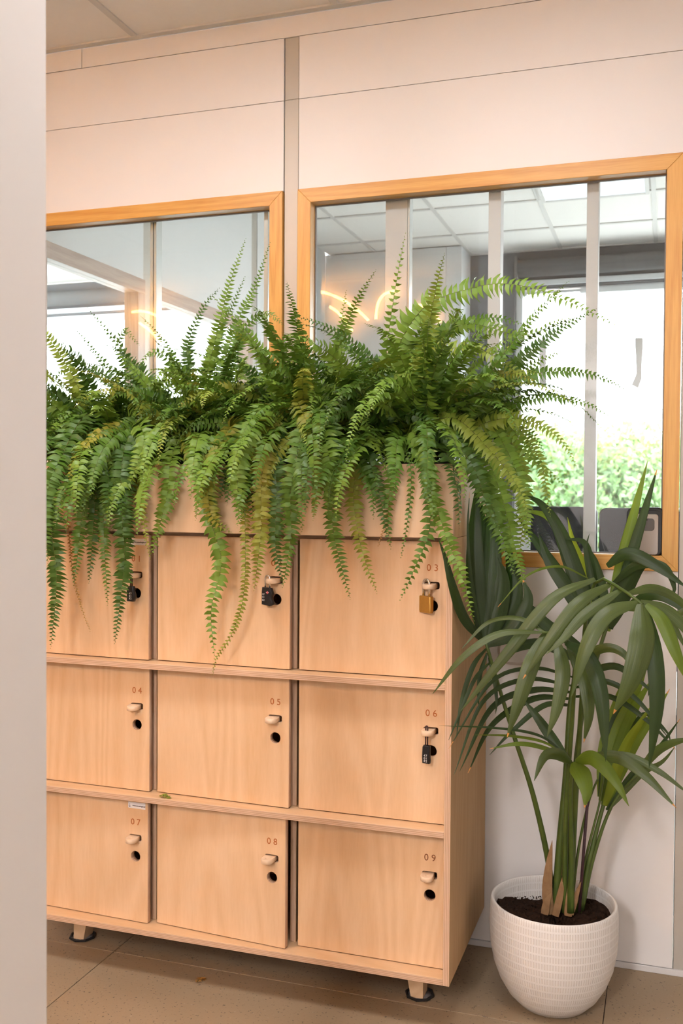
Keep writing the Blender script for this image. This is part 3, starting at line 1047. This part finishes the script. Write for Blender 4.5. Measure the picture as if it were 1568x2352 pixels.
def tame(p):
    """Keep foliage in front of the panes and outside the box front and the cabinet."""
    p = V(p)
    if p.y > YW - .055: p.y = YW - .055
    if p.x < .012 and p.x > XL:
        if p.z < ZP + .012:
            if p.y > -.012 and p.y < .06: p.y = -.014
            elif p.y >= .06: p.z = ZP + .012
    elif p.x >= .012 and p.x < .03 and p.z < ZP and p.y > 0: p.x = .032
    return p


cnt = 0
# hero fronds: (plant, pixel path with depth, pinna length, spacing, material, facing)
CAMD = V((.30, -1, .10))
HER = [
    # upright ones
    (1, [(470, 900, .26), (492, 790, .25), (525, 660, .24), (562, 553, .25)], .030, .0125, 0, CAMD, .30),
    (1, [(505, 880, .25), (545, 740, .26), (585, 660, .28), (618, 562, .28)], .027, .0125, 1, CAMD, .30),
    (1, [(470, 900, .28), (505, 760, .30), (535, 700, .28), (560, 640, .27)], .030, .0120, 1, CAMD, .3),
    (1, [(520, 880, .27), (560, 760, .30), (610, 720, .30), (650, 745, .25)], .032, .0120, 1, V((.1, -1, .5)), .3),
    (1, [(440, 900, .26), (430, 800, .26), (465, 710, .25), (500, 665, .25)], .030, .0120, 2, CAMD, .3),
    (2, [(745, 930, .20), (770, 830, .18), (782, 750, .18), (794, 672, .18)], .026, .0125, 0, CAMD, .30),
    (3, [(878, 950, .24), (885, 830, .22), (903, 690, .22), (929, 543, .22)], .026, .0185, 0, CAMD, .42),
    (3, [(905, 860, .22), (965, 715, .18), (1090, 660, .14), (1190, 655, .12), (1300, 690, .10), (1418, 748, .08)], .046, .0160, 0, V((.2, -1, .35)), .24),
    (3, [(900, 900, .26), (960, 800, .26), (1070, 745, .26), (1200, 770, .25), (1290, 735, .25), (1335, 738, .25)], .040, .0135, 0, V((.2, -1, .4)), .28),
    (3, [(900, 920, .20), (980, 820, .18), (1090, 800, .15), (1180, 850, .14), (1252, 896, .12)], .036, .0125, 3, V((.2, -1, .5)), .28),
    (3, [(900, 920, .20), (960, 780, .22), (1010, 700, .22), (1030, 690, .2)], .030, .0125, 0, V((.2, -1, .5)), .3),
    (3, [(930, 900, .24), (1010, 770, .26), (1120, 730, .30), (1205, 745, .30)], .042, .0130, 1, V((.2, -1, .5)), .3),
    (3, [(950, 960, .26), (1060, 890, .28), (1150, 950, .28), (1220, 1050, .26), (1298, 1116, .24)], .026, .0150, 0, V((.3, -1, .6)), .36),
    (3, [(950, 950, .30), (1080, 880, .34), (1180, 970, .34), (1240, 1060, .32), (1263, 1180, .30)], .028, .0125, 3, V((.3, -1, .4)), .3),
    # cascade to the palm side
    (3, [(960, 980, .22), (1050, 955, .22), (1130, 1080, .22), (1175, 1230, .22), (1206, 1348, .21)], .040, .0120, 0, V((.5, -1, .5)), .28),
    (3, [(950, 960, .24), (1070, 910, .25), (1150, 1010, .25), (1200, 1130, .25), (1215, 1260, .25)], .038, .0120, 0, V((.5, -1, .5)), .28),
    (3, [(950, 1000, .20), (1030, 985, .18), (1100, 1090, .18), (1145, 1210, .18), (1180, 1320, .18)], .036, .0120, 1, V((.5, -1, .5)), .28),
    (3, [(950, 1010, .18), (1010, 990, .12), (1070, 1070, .10), (1120, 1170, .10), (1150, 1215, .10)], .034, .0120, 2, V((.4, -1, .5)), .28),
    (3, [(950, 940, .30), (1080, 900, .33), (1170, 1010, .33), (1205, 1130, .33), (1190, 1290, .33)], .038, .0125, 3, V((.5, -1, .5)), .28),
    (3, [(960, 1000, .16), (1040, 960, .14), (1130, 1040, .14), (1190, 1120, .14), (1213, 1180, .14)], .034, .0115, 3, V((.4, -1, .6)), .28),
    (3, [(940, 990, .10), (975, 1030, -.03), (990, 1120, -.06), (1020, 1220, -.06), (1062, 1330, -.06), (1088, 1426, -.05)], .026, .0130, 0, CAMD, .36),
    # curtain over the front
    (3, [(930, 1000, .1), (965, 1040, -.02), (985, 1120, -.05), (985, 1220, -.04), (950, 1310, -.035), (922, 1372, -.03)], .024, .0165, 1, CAMD, .42),
    (3, [(890, 1000, .1), (905, 1050, -.02), (895, 1120, -.04), (890, 1200, -.03), (897, 1255, -.03)], .022, .0130, 1, CAMD, .40),
    (3, [(910, 1000, .1), (940, 1060, -.02), (943, 1130, -.03), (935, 1200, -.025), (922, 1275, -.025)], .010, .0130, 1, CAMD, .5),
    (3, [(860, 980, .1), (848, 1050, -.03), (868, 1120, -.05), (880, 1180, -.04), (888, 1235, -.03)], .026, .0120, 2, CAMD, .32),
    (2, [(810, 1000, .1), (818, 1060, -.02), (812, 1150, -.04), (830, 1260, -.035), (864, 1358, -.03)], .026, .0125, 4, CAMD, .32),
    (2, [(740, 930, .1), (755, 990, -.06), (765, 1100, -.09), (765, 1220, -.06), (803, 1372, -.04)], .034, .0120, 1, CAMD, .30),
    (2, [(700, 930, .1), (690, 1000, -.07), (668, 1120, -.10), (668, 1230, -.07), (650, 1345, -.05)], .036, .0115, 1, CAMD, .30),
    (2, [(730, 940, .1), (745, 1000, -.09), (762, 1090, -.12), (750, 1180, -.10)], .038, .0115, 0, CAMD, .30),
    (2, [(680, 930, .1), (700, 960, -.05), (735, 1050, -.08), (720, 1190, -.05)], .032, .0115, 4, CAMD, .30),
    (2, [(640, 940, .12), (590, 970, -.06), (553, 1040, -.11), (545, 1120, -.11), (552, 1205, -.09)], .043, .0125, 0, CAMD, .28),
    (2, [(650, 950, .12), (612, 1010, -.05), (600, 1120, -.07), (598, 1230, -.06), (584, 1352, -.04)], .036, .0115, 4, CAMD, .30),
    (2, [(650, 970, .1), (630, 1020, -.03), (635, 1130, -.05), (632, 1250, -.045), (648, 1330, -.04)], .034, .0115, 2, CAMD, .30),
    (1, [(530, 980, .1), (490, 1050, -.05), (478, 1130, -.07), (490, 1190, -.06), (530, 1222, -.05)], .038, .0125, 4, CAMD, .28),
    (1, [(500, 1000, .1), (475, 1080, -.03), (480, 1180, -.04), (508, 1290, -.035), (485, 1400, -.03), (492, 1505, -.03)], .030, .0165, 0, CAMD, .40),
    (1, [(540, 1000, .1), (558, 1080, -.02), (563, 1220, -.04), (560, 1360, -.035), (535, 1450, -.03), (498, 1510, -.03), (489, 1545, -.028)], .014, .0115, 4, CAMD, .42),
    (1, [(420, 1000, .1), (392, 1060, -.03), (385, 1130, -.05), (368, 1200, -.04), (347, 1275, -.03)], .032, .0125, 0, CAMD, .32),
    (1, [(430, 1000, .1), (435, 1040, -.03), (460, 1110, -.04), (450, 1190, -.03)], .026, .0130, 4, CAMD, .34),
    (0, [(320, 960, .1), (285, 1030, -.06), (277, 1150, -.09), (285, 1290, -.07), (264, 1474, -.05)], .036, .0115, 2, CAMD, .30),
    (0, [(300, 960, .1), (300, 1020, -.04), (290, 1130, -.06), (292, 1220, -.05), (280, 1330, -.04)], .032, .0115, 2, CAMD, .30),
    (0, [(210, 950, .1), (150, 1030, -.08), (118, 1180, -.12), (130, 1330, -.10), (117, 1484, -.08)], .040, .0120, 2, CAMD, .28),
    (0, [(200, 960, .1), (140, 1050, -.10), (105, 1150, -.14), (110, 1290, -.12)], .040, .0120, 1, CAMD, .28),
    (0, [(250, 970, .1), (210, 1050, -.05), (190, 1170, -.07), (180, 1260, -.05), (170, 1340, -.04)], .032, .0115, 1, CAMD, .30),
    (0, [(260, 980, .1), (225, 1080, -.04), (215, 1200, -.06), (205, 1335, -.04)], .032, .0115, 2, CAMD, .30),
    (0, [(270, 980, .1), (248, 1080, -.04), (238, 1200, -.05), (247, 1385, -.035)], .024, .0115, 1, CAMD, .34),
    (0, [(300, 1000, .1), (318, 1070, -.02), (325, 1150, -.03), (335, 1230, -.025), (345, 1280, -.02)], .016, .0120, 4, CAMD, .4),
    (0, [(290, 960, .12), (330, 1000, -.05), (310, 1080, -.08), (290, 1130, -.07)], .036, .0120, 0, CAMD, .3),
    (0, [(250, 1000, .1), (160, 1060, -.02), (163, 1280, -.03), (186, 1390, -.03), (206, 1446, -.028)], .006, .0100, 5, CAMD, .4),
    (3, [(880, 1010, .1), (905, 1060, -.02), (890, 1180, -.03), (870, 1250, -.028)], .006, .0090, 5, CAMD, .4),
    # loose ones at the wall end
    (0, [(280, 920, .26), (215, 850, .24), (150, 850, .22), (104, 895, .20)], .030, .0125, 2, V((.1, -1, .5)), .3),
    (0, [(320, 930, .26), (290, 820, .28), (245, 760, .26), (204, 712, .25)], .022, .0170, 2, CAMD, .42),
    (0, [(330, 930, .24), (275, 810, .24), (285, 760, .22), (318, 790, .18)], .028, .0130, 2, V((.1, -1, .3)), .3),
    (0, [(300, 930, .28), (210, 800, .30), (175, 760, .30)], .022, .0150, 2, CAMD, .38),
    (1, [(430, 920, .24), (390, 830, .2), (350, 810, .17), (310, 850, .12)], .034, .0120, 1, V((.1, -1, .5)), .3),
    (1, [(440, 930, .22), (420, 860, .15), (380, 850, .10), (330, 900, .05)], .034, .0120, 0, V((.1, -1, .6)), .3),
]
for pi, path, lm, st, mi, nr, wf_ in HER:
    pts = [CROWN[pi] + V((R.uniform(-.03, .03), R.uniform(-.03, .03), 0))] + [at(*p) for p in path]
    # lift the way out of the pot over the rim
    if pts[2].z < 1.56 and pts[1].y < .2: pts[1].z = max(pts[1].z, 1.60)
    frond(ferns[pi], [tame(p) if i else p for i, p in enumerate(pts)], lm, st, FERN[mi], nr + V((R.uniform(-.2, .2), 0, R.uniform(-.15, .15))), None, wf_, cnt, .25, .14)
    cnt += 1

# the bushy mass: arching fronds all round each crown
def arch(pi, az, e0, e1, L, lm, mi, st=.0120, n=9):
    A = V((math.cos(az), math.sin(az), 0))
    p = CROWN[pi] + A * .03 + V((R.uniform(-.03, .03), R.uniform(-.03, .03), 0))
    pts = [p.copy()]
    wob = R.uniform(-.35, .35)
    for k in range(n):
        t = (k + .5) / n
        e = e0 + (e1 - e0) * t ** 1.2
        a2 = az + wob * t
        p = p + (V((math.cos(a2), math.sin(a2), 0)) * math.cos(e) + V((0, 0, math.sin(e)))) * (L / n)
        p = tame(p)
        pts.append(p.copy())
    Sd = A.cross(V((0, 0, 1)))
    # turn the face a little so that no frond is seen exactly edge-on
    Sd = (Sd + V((R.uniform(-.5, .5), R.uniform(-.5, .5), R.uniform(-.3, .3)))).normalized()
    if R.random() < .45: frond(ferns[pi], pts, lm, st, FERN[mi], V((R.uniform(-.3, .7), -1, R.uniform(.1, 1))), None, .30, 1000 + cnt, .3, .12)
    else: frond(ferns[pi], pts, lm, st, FERN[mi], None, Sd, .30, 1000 + cnt, .3, .12)


rad = math.radians
for pi, nf, lo, hi in ((0, 74, .38, .60), (1, 78, .40, .62), (2, 100, .42, .66), (3, 104, .44, .70)):
    for k in range(nf):
        az = 2 * math.pi * (k + R.random()) / nf
        e0 = rad(R.uniform(52, 86))
        e1 = rad(R.choice([R.uniform(-80, -35), R.uniform(-50, 10), R.uniform(-20, 40)]))
        L = R.uniform(lo, hi)
        if math.sin(az) > .3: L *= .8
        mi = R.choices([0, 1, 2, 3, 4], [3, 5, 4, 1.2, .5])[0]
        arch(pi, az, e0, e1, L, R.uniform(.028, .038), mi)
        cnt += 1
    # drapers over the box front
    for k in range((26, 18, 16, 12)[pi]):
        az = rad(-90 + R.uniform(-50, 50))
        arch(pi, az, rad(R.uniform(30, 60)), rad(-88), R.uniform(.46, .62), R.uniform(.026, .036), R.choices([0, 1, 2, 4], [3, 4, 3, 1])[0])
        cnt += 1

# fallen bits of fern
def scrap(p, ang, n, ln, mats, label):
    o = tag(empty('fallen_leaf', p), label, 'leaf', 'fallen bits of fern')
    d = V((math.cos(ang), math.sin(ang), 0))
    frond(o, [p + d * (ln * k / 4) + V((0, 0, .004 + .003 * math.sin(k))) for k in range(5)], .010, .005, mats, V((0, 0, 1)), None, .4, 77, .1, .0)


scrap(atz(452, 2258, .001), 1.3, 6, .035, FERN[5], 'yellowing bit of fern lying on the floor in front of the lockers')
scrap(V((-2 * W + .03, .012, ZB + H + T)), .1, 5, .035, FERN[4], 'yellow bit of fern lying on the shelf edge under door 05')

# ------------------------------------------------------------------ potted palm
pcx, pcy = at(1271, 2062, .275).x, .275
pp = tag(empty('potted_palm', (pcx, pcy, 0)), 'tall palm with arching strap leaves in a grooved white pot', 'potted palm')
rimz = at(1271, 2064, pcy).z
prof = [(.02, .0), (.085, .0), (.100, .006), (.128, .035), (.152, .075), (.169, .12), (.1785, .17), (.1815, .22), (.1805, .27), (.1785, rimz - .008), (.1765, rimz - .001),
        (.173, rimz), (.1685, rimz - .003), (.166, rimz - .012), (.164, .22), (.15, .20)]
pot = lathe('pot', prof, M['pot'], pp, 96)
pot.location = (pcx, pcy, 0)
# soil: bumpy disc
vs, fs = [], []
NR, NS = 16, 60
zs = rimz - .050
for i in range(NR + 1):
    for j in range(NS):
        r = .1635 * (i / NR) ** .8
        a = 2 * math.pi * j / NS
        vs.append((pcx + r * math.cos(a), pcy + r * math.sin(a), zs + R.uniform(-.006, .006) + .010 * math.sin(3 * a + i * .3) + .012 * math.sin(a * 2 + 1)))
for i in range(NR):
    for j in range(NS):
        k = (j + 1) % NS
        fs.append((i * NS + j, (i + 1) * NS + j, (i + 1) * NS + k, i * NS + k))
# crumbs
for _ in range(260):
    a, r = R.uniform(0, 6.283), .150 * math.sqrt(R.random())
    c = V((pcx + r * math.cos(a), pcy + r * math.sin(a), zs + .004 + .012 * math.sin(a * 2 + 1)))
    s = R.uniform(.003, .008)
    k = len(vs)
    vs += [c + V((R.uniform(-1, 1), R.uniform(-1, 1), R.uniform(-.5, 1.4))) * s for _ in range(4)]
    fs += [(k, k + 1, k + 2), (k, k + 2, k + 3), (k, k + 3, k + 1), (k + 1, k + 3, k + 2)]
tag(mesh('soil', vs, fs, M['soil'], pp), kind='stuff')


def strap(parent, pts, wid, mat, seed=0, nref=None, n=24, base=.35, peak=.35, name='leaflet', tip=True):
    """A strap leaf with lengthwise pleats along pts."""
    rr = random.Random(seed)
    P = spline(pts, n + 1)
    vs, fs, mi = [], [], []
    cols = 9
    nr = nref or V((.2, -1, .35))
    Sp = None
    tw = rr.uniform(-.35, .35)
    tip = tip and rr.random() < .45
    for i in range(n + 1):
        t = i / n
        Tn = (P[min(i + 1, n)] - P[max(i - 1, 0)]).normalized()
        S = Tn.cross(nr)
        if S.length < .15 and Sp is not None: S = Sp
        S = S.normalized()
        if Sp is not None and S.dot(Sp) < 0: S = -S
        if Sp is not None: S = (S + Sp * 1.2).normalized()
        S = (S - Tn * S.dot(Tn)).normalized()
        Sp = S
        N = S.cross(Tn)
        a = tw * t
        S2 = S * math.cos(a) + N * math.sin(a)
        N2 = S2.cross(Tn)
        if t < peak: wv = base + (1 - base) * math.sin(t / peak * math.pi / 2)
        else: wv = max(0.0, 1 - ((t - peak) / (1 - peak)) ** 2.0)
        hw = wid / 2 * wv + .0004
        for j in range(cols):
            q = j / (cols - 1) * 2 - 1
            h = (.06 * hw if j % 2 == 0 else -.03 * hw) - .24 * hw * (1 - abs(q))
            vs.append(P[i] + S2 * (hw * q) - N2 * h)
    for i in range(n):
        for j in range(cols - 1):
            k = i * cols + j
            fs.append((k, k + 1, k + cols + 1, k + cols))
            mi.append(1 if (tip and i >= n - 1) else 0)
    o = mesh(name, vs, fs, [mat, M['tip']], parent, True, mi)
    at_ = o.data.attributes.new('blade', 'FLOAT_VECTOR', 'POINT')
    sd = rr.uniform(0, 50)
    at_.data.foreach_set('vector', [x for i in range(n + 1) for j in range(cols) for x in (j / (cols - 1) + sd, i / n + sd, 0)])
    return o


PW = FPX / 2.75      # pixels per metre around the palm
BASE = [at(1268, 2085, .27), at(1305, 2085, .26)]


def palm_frond(stem, rads, leaves, mat=None):
    s = tube('frond', spline([at(*p) for p in stem], 24), [rads[0] + (rads[1] - rads[0]) * k / 23 for k in range(24)], M['petiole'], pp, 8)
    for k, lf in enumerate(leaves):
        path, wid, mi = lf[0], lf[1], lf[2]
        nr = lf[3] if len(lf) > 3 else None
        strap(s, [at(*p) for p in path], wid * .9 / PW, PALM[mi], len(path) * 31 + k, nr)
    return s


# dark upright frond beside the cabinet
palm_frond([(1262, 2095, .27), (1262, 2000, .27), (1225, 1830, .22), (1180, 1690, .18), (1140, 1560, .16), (1114, 1470, .15)], (.0095, .0045), [
    ([(1112, 1478, .15), (1094, 1360, .16), (1090, 1230, .18), (1096, 1100, .20)], 48, 1),
    ([(1114, 1472, .15), (1124, 1360, .17), (1130, 1240, .19), (1120, 1125, .21)], 54, 1),
    ([(1114, 1475, .16), (1110, 1380, .18), (1108, 1260, .20), (1106, 1150, .22)], 50, 1),
    ([(1116, 1478, .15), (1142, 1400, .17), (1154, 1330, .18), (1142, 1280, .18)], 54, 1),
    ([(1118, 1482, .16), (1166, 1410, .24), (1180, 1340, .26), (1160, 1230, .28)], 50, 1),
    ([(1118, 1480, .15), (1160, 1420, .19), (1186, 1360, .22), (1178, 1292, .24)], 44, 1),
    ([(1118, 1482, .15), (1175, 1450, .16), (1212, 1380, .18), (1200, 1330, .20)], 40, 1),
    ([(1110, 1474, .15), (1066, 1420, .05), (1040, 1350, -.03), (1022, 1280, -.05), (1006, 1236, -.06)], 26, 1),
    ([(1108, 1470, .15), (1082, 1330, .12), (1074, 1220, .12), (1078, 1130, .12)], 8, 1),
    ([(1116, 1490, .15), (1086, 1530, .08), (1060, 1610, .02), (1048, 1690, -.01)], 12, 1),
    ([(1118, 1500, .15), (1102, 1550, .12), (1098, 1600, .10), (1100, 1625, .10)], 10, 1),
    ([(1122, 1510, .16), (1135, 1560, .14), (1140, 1610, .12), (1138, 1640, .12)], 10, 1),
    ([(1126, 1520, .16), (1090, 1560, .06), (1055, 1640, .0), (1030, 1700, -.03)], 9, 1),
])
# tall centre frond, dark fan in front of the window
palm_frond([(1276, 2095, .26), (1285, 1950, .27), (1300, 1780, .28), (1312, 1600, .30), (1345, 1480, .32), (1368, 1430, .33)], (.013, .006), [
    ([(1372, 1450, .33), (1332, 1340, .34), (1285, 1220, .35), (1240, 1155, .34), (1194, 1137, .31)], 42, 1),
    ([(1362, 1410, .33), (1310, 1270, .36), (1262, 1190, .36), (1188, 1170, .34)], 30, 2),
    ([(1360, 1445, .33), (1285, 1320, .36), (1228, 1240, .37), (1183, 1178, .37)], 32, 1),
    ([(1375, 1450, .33), (1345, 1320, .37), (1315, 1240, .38), (1303, 1188, .38)], 26, 3),
    ([(1380, 1445, .33), (1366, 1350, .36), (1354, 1290, .36), (1340, 1245, .36), (1296, 1238, .34)], 32, 1),
    ([(1376, 1420, .33), (1356, 1310, .34), (1346, 1260, .34), (1353, 1226, .34)], 14, 1),
    ([(1366, 1445, .33), (1330, 1340, .35), (1296, 1260, .36), (1266, 1200, .36)], 48, 1),
    ([(1368, 1450, .33), (1310, 1360, .33), (1262, 1290, .34), (1236, 1225, .35)], 44, 1),
    ([(1350, 1328, .20), (1285, 1301, .14), (1210, 1322, .08), (1143, 1394, .04)], 6, 2),
    ([(1370, 1450, .33), (1388, 1380, .34), (1372, 1300, .34), (1356, 1262, .33)], 22, 1),
    ([(1340, 1490, .32), (1260, 1440, .30), (1200, 1390, .30), (1140, 1395, .28)], 34, 1),
    ([(1330, 1520, .31), (1250, 1480, .28), (1180, 1490, .24), (1120, 1540, .20)], 28, 1),
])
# fan at the window's key box
palm_frond([(1300, 2095, .26), (1310, 1900, .28), (1335, 1650, .32), (1380, 1480, .35), (1400, 1420, .36)], (.010, .005), [
    ([(1396, 1450, .36), (1425, 1300, .38), (1455, 1180, .39), (1487, 1058, .40)], 30, 2),
    ([(1402, 1445, .36), (1440, 1310, .37), (1475, 1190, .38), (1509, 1076, .38)], 30, 1),
    ([(1398, 1430, .37), (1425, 1320, .40), (1446, 1240, .41), (1458, 1188, .41)], 24, 3),
    ([(1400, 1440, .35), (1430, 1360, .34), (1462, 1310, .33), (1500, 1280, .32)], 50, 1),
    ([(1394, 1300, .33), (1440, 1272, .31), (1500, 1295, .28), (1580, 1352, .24)], 36, 1),
    ([(1408, 1340, .33), (1464, 1298, .30), (1524, 1302, .28), (1548, 1350, .27), (1538, 1378, .27)], 24, 1),
    ([(1440, 1390, .33), (1500, 1366, .28), (1550, 1385, .26), (1600, 1430, .24)], 28, 1),
    ([(1440, 1400, .33), (1490, 1400, .30), (1540, 1430, .28), (1580, 1500, .26)], 20, 0),
    ([(1530, 1445, .2), (1555, 1415, .2), (1590, 1385, .2)], 18, 0),
])
# big front frond drooping towards the camera
palm_frond([(1308, 2095, .24), (1320, 1850, .22), (1336, 1600, .16), (1345, 1420, .08), (1372, 1332, .02), (1425, 1352, -.06), (1475, 1388, -.12)], (.010, .0035), [
    ([(1366, 1330, .02), (1270, 1375, -.03), (1165, 1500, -.06), (1057, 1634, -.08)], 30, 0, V((.3, -.8, .8))),
    ([(1400, 1342, -.02), (1325, 1388, -.08), (1255, 1480, -.11), (1200, 1560, -.12)], 30, 0, V((.3, -.8, .8))),
    ([(1425, 1355, -.05), (1345, 1410, -.10), (1290, 1470, -.13), (1253, 1503, -.14)], 26, 0, V((.3, -.8, .8))),
    ([(1466, 1384, -.11), (1392, 1412, -.15), (1345, 1490, -.18), (1312, 1600, -.19)], 36, 0, V((.2, -1, .5))),
    ([(1472, 1388, -.12), (1474, 1470, -.17), (1450, 1560, -.19), (1408, 1640, -.19)], 54, 0),
    ([(1480, 1390, -.12), (1502, 1500, -.16), (1508, 1620, -.17), (1490, 1765, -.16)], 36, 1),
    ([(1484, 1388, -.12), (1520, 1425, -.15), (1552, 1500, -.17), (1580, 1570, -.17)], 30, 2),
    ([(1470, 1382, -.11), (1530, 1402, -.10), (1580, 1450, -.10), (1615, 1520, -.10)], 26, 0),
    ([(1440, 1364, -.07), (1500, 1352, -.02), (1560, 1380, .02), (1610, 1440, .04)], 22, 0),
    ([(1460, 1378, -.1), (1490, 1440, -.10), (1500, 1520, -.10), (1488, 1600, -.10)], 22, 1),
])
# lower front frond on the cabinet side
palm_frond([(1296, 2095, .25), (1300, 1850, .22), (1316, 1620, .14), (1318, 1500, .06), (1290, 1462, -.01), (1245, 1452, -.06)], (.009, .0035), [
    ([(1244, 1452, -.06), (1145, 1456, -.09), (1062, 1510, -.11), (993, 1594, -.12)], 18, 0, V((.2, -.8, .9))),
    ([(1252, 1456, -.05), (1222, 1520, -.10), (1195, 1600, -.12), (1164, 1694, -.13)], 38, 0),
    ([(1276, 1466, -.03), (1292, 1540, -.08), (1280, 1620, -.10), (1256, 1694, -.11)], 34, 0),
    ([(1300, 1476, .0), (1350, 1510, -.06), (1380, 1600, -.09), (1391, 1750, -.10)], 36, 1),
    ([(1306, 1484, .02), (1342, 1560, -.03), (1352, 1640, -.05), (1340, 1706, -.05)], 34, 0),
    ([(1250, 1452, -.05), (1190, 1420, -.02), (1120, 1430, .0), (1060, 1490, -.03)], 14, 0, V((.2, -.8, .9))),
])
# arching fine leaves behind
palm_frond([(1290, 2095, .28), (1300, 1850, .32), (1312, 1620, .34), (1318, 1540, .34), (1322, 1500, .33)], (.008, .004), [
    ([(1312, 1590, .34), (1225, 1585, .24), (1130, 1625, .12), (1055, 1772, -.03)], 16, 1),
    ([(1312, 1605, .34), (1225, 1605, .25), (1130, 1665, .14), (1074, 1776, .03)], 16, 1),
    ([(1312, 1575, .34), (1210, 1560, .22), (1110, 1610, .08), (1042, 1780, -.05)], 12, 1),
    ([(1312, 1620, .34), (1250, 1620, .26), (1175, 1680, .18), (1124, 1734, .14)], 14, 1),
    ([(1314, 1555, .34), (1230, 1535, .24), (1130, 1565, .08), (1030, 1720, -.06)], 10, 1),
    ([(1318, 1580, .34), (1390, 1565, .30), (1460, 1605, .28), (1535, 1695, .26)], 14, 1),
    ([(1316, 1600, .34), (1400, 1600, .32), (1480, 1650, .30), (1552, 1722, .28)], 14, 1),
    ([(1318, 1560, .34), (1400, 1530, .32), (1450, 1550, .30), (1510, 1600, .28)], 18, 1),
    ([(1320, 1530, .33), (1380, 1490, .30), (1430, 1500, .28), (1470, 1560, .26)], 24, 0),
])
# low frond with short broad leaves facing the camera
palm_frond([(1312, 2095, .24), (1312, 1950, .22), (1310, 1820, .16), (1316, 1752, .10)], (.0085, .0045), [
    ([(1312, 1752, .10), (1280, 1732, .04), (1250, 1738, -.01), (1226, 1794, -.04)], 28, 0),
    ([(1308, 1748, .10), (1262, 1722, .05), (1195, 1708, .0), (1124, 1720, -.03)], 16, 2, V((.2, -.5, 1))),
    ([(1306, 1742, .10), (1250, 1705, .06), (1170, 1690, .02), (1090, 1688, -.02)], 10, 2, V((.2, -.5, 1))),
    ([(1306, 1740, .10), (1240, 1690, .06), (1140, 1672, .0), (1008, 1667, -.08)], 12, 1, V((.2, -.5, 1))),
    ([(1318, 1752, .10), (1336, 1780, .02), (1346, 1820, -.02), (1342, 1856, -.03)], 46, 2),
    ([(1322, 1750, .10), (1362, 1742, .03), (1410, 1790, -.02), (1444, 1852, -.04)], 34, 2),
    ([(1326, 1750, .10), (1410, 1738, .06), (1480, 1780, .03), (1553, 1856, .0)], 28, 0),
    ([(1330, 1750, .10), (1430, 1735, .08), (1510, 1770, .06), (1590, 1830, .04)], 18, 0),
    ([(1302, 1742, .10), (1270, 1700, .12), (1235, 1650, .13), (1201, 1606, .14)], 26, 1),
])
# young folded frond leaning to the window side
palm_frond([(1330, 2095, .27), (1352, 1980, .29), (1385, 1850, .32), (1420, 1740, .34), (1445, 1660, .35)], (.008, .0035), [
    ([(1385, 1850, .32), (1425, 1710, .34), (1460, 1620, .34), (1502, 1555, .33)], 34, 2),
    ([(1390, 1850, .32), (1450, 1720, .33), (1495, 1650, .33), (1538, 1582, .32)], 28, 2),
    ([(1380, 1840, .32), (1415, 1690, .35), (1455, 1600, .36), (1492, 1505, .36)], 36, 2),
    ([(1388, 1850, .31), (1435, 1720, .31), (1470, 1660, .30), (1494, 1622, .30)], 30, 3),
    ([(1392, 1860, .32), (1450, 1780, .33), (1510, 1720, .33), (1562, 1650, .32)], 14, 1),
    ([(1396, 1860, .32), (1470, 1780, .34), (1520, 1750, .34), (1550, 1715, .34)], 16, 0),
    ([(1470, 1772, .26), (1505, 1728, .24), (1545, 1706, .22), (1600, 1694, .20)], 22, 0),
    ([(1378, 1830, .33), (1400, 1700, .36), (1430, 1610, .37), (1450, 1530, .37)], 30, 1),
    ([(1376, 1830, .33), (1385, 1720, .36), (1405, 1640, .37), (1430, 1560, .37)], 26, 2),
    ([(1440, 1690, .34), (1480, 1640, .32), (1530, 1680, .30), (1540, 1710, .30)], 10, 1),
])
# bare stalks
for st_, r_ in (([(1310, 2095, .25), (1328, 1950, .26), (1352, 1840, .27), (1372, 1790, .28)], .0042),
                ([(1322, 2095, .27), (1345, 1970, .29), (1375, 1850, .31), (1388, 1780, .32)], .0038),
                ([(1336, 2090, .28), (1362, 1970, .30), (1405, 1850, .32), (1470, 1770, .32)], .0055)):
    tube('stalk', spline([at(*p) for p in st_], 14), [r_ * (1.2 - .5 * k / 13) for k in range(14)], M['petiole'], pp, 7)
ck = tube('support_cane', [at(1330, 2095, .25), at(1338, 1980, .255), at(1352, 1800, .26)], .0042, M['stake'], pp, 8)
ck['label'] = 'thin dark support cane'
# dry sheaths at the foot of the stalks
for pth, wd_ in (([(1262, 2100, .25), (1256, 2050, .245), (1260, 1990, .245), (1268, 1930, .25)], 24),
                 ([(1275, 2104, .235), (1285, 2060, .235), (1296, 2000, .24)], 16),
                 ([(1250, 2100, .24), (1256, 2070, .238), (1268, 2050, .24)], 18),
                 ([(1304, 2104, .235), (1306, 2070, .235), (1304, 2035, .24)], 18),
                 ([(1310, 2100, .24), (1322, 2060, .24), (1334, 2025, .245)], 14),
                 ([(1284, 2010, .262), (1288, 1970, .265), (1294, 1940, .268)], 16)):
    strap(pp, [at(*p) for p in pth], wd_ / PW, M['husk'], 5, V((0, -1, .1)), 8, .9, .2, 'dry_sheath', False)
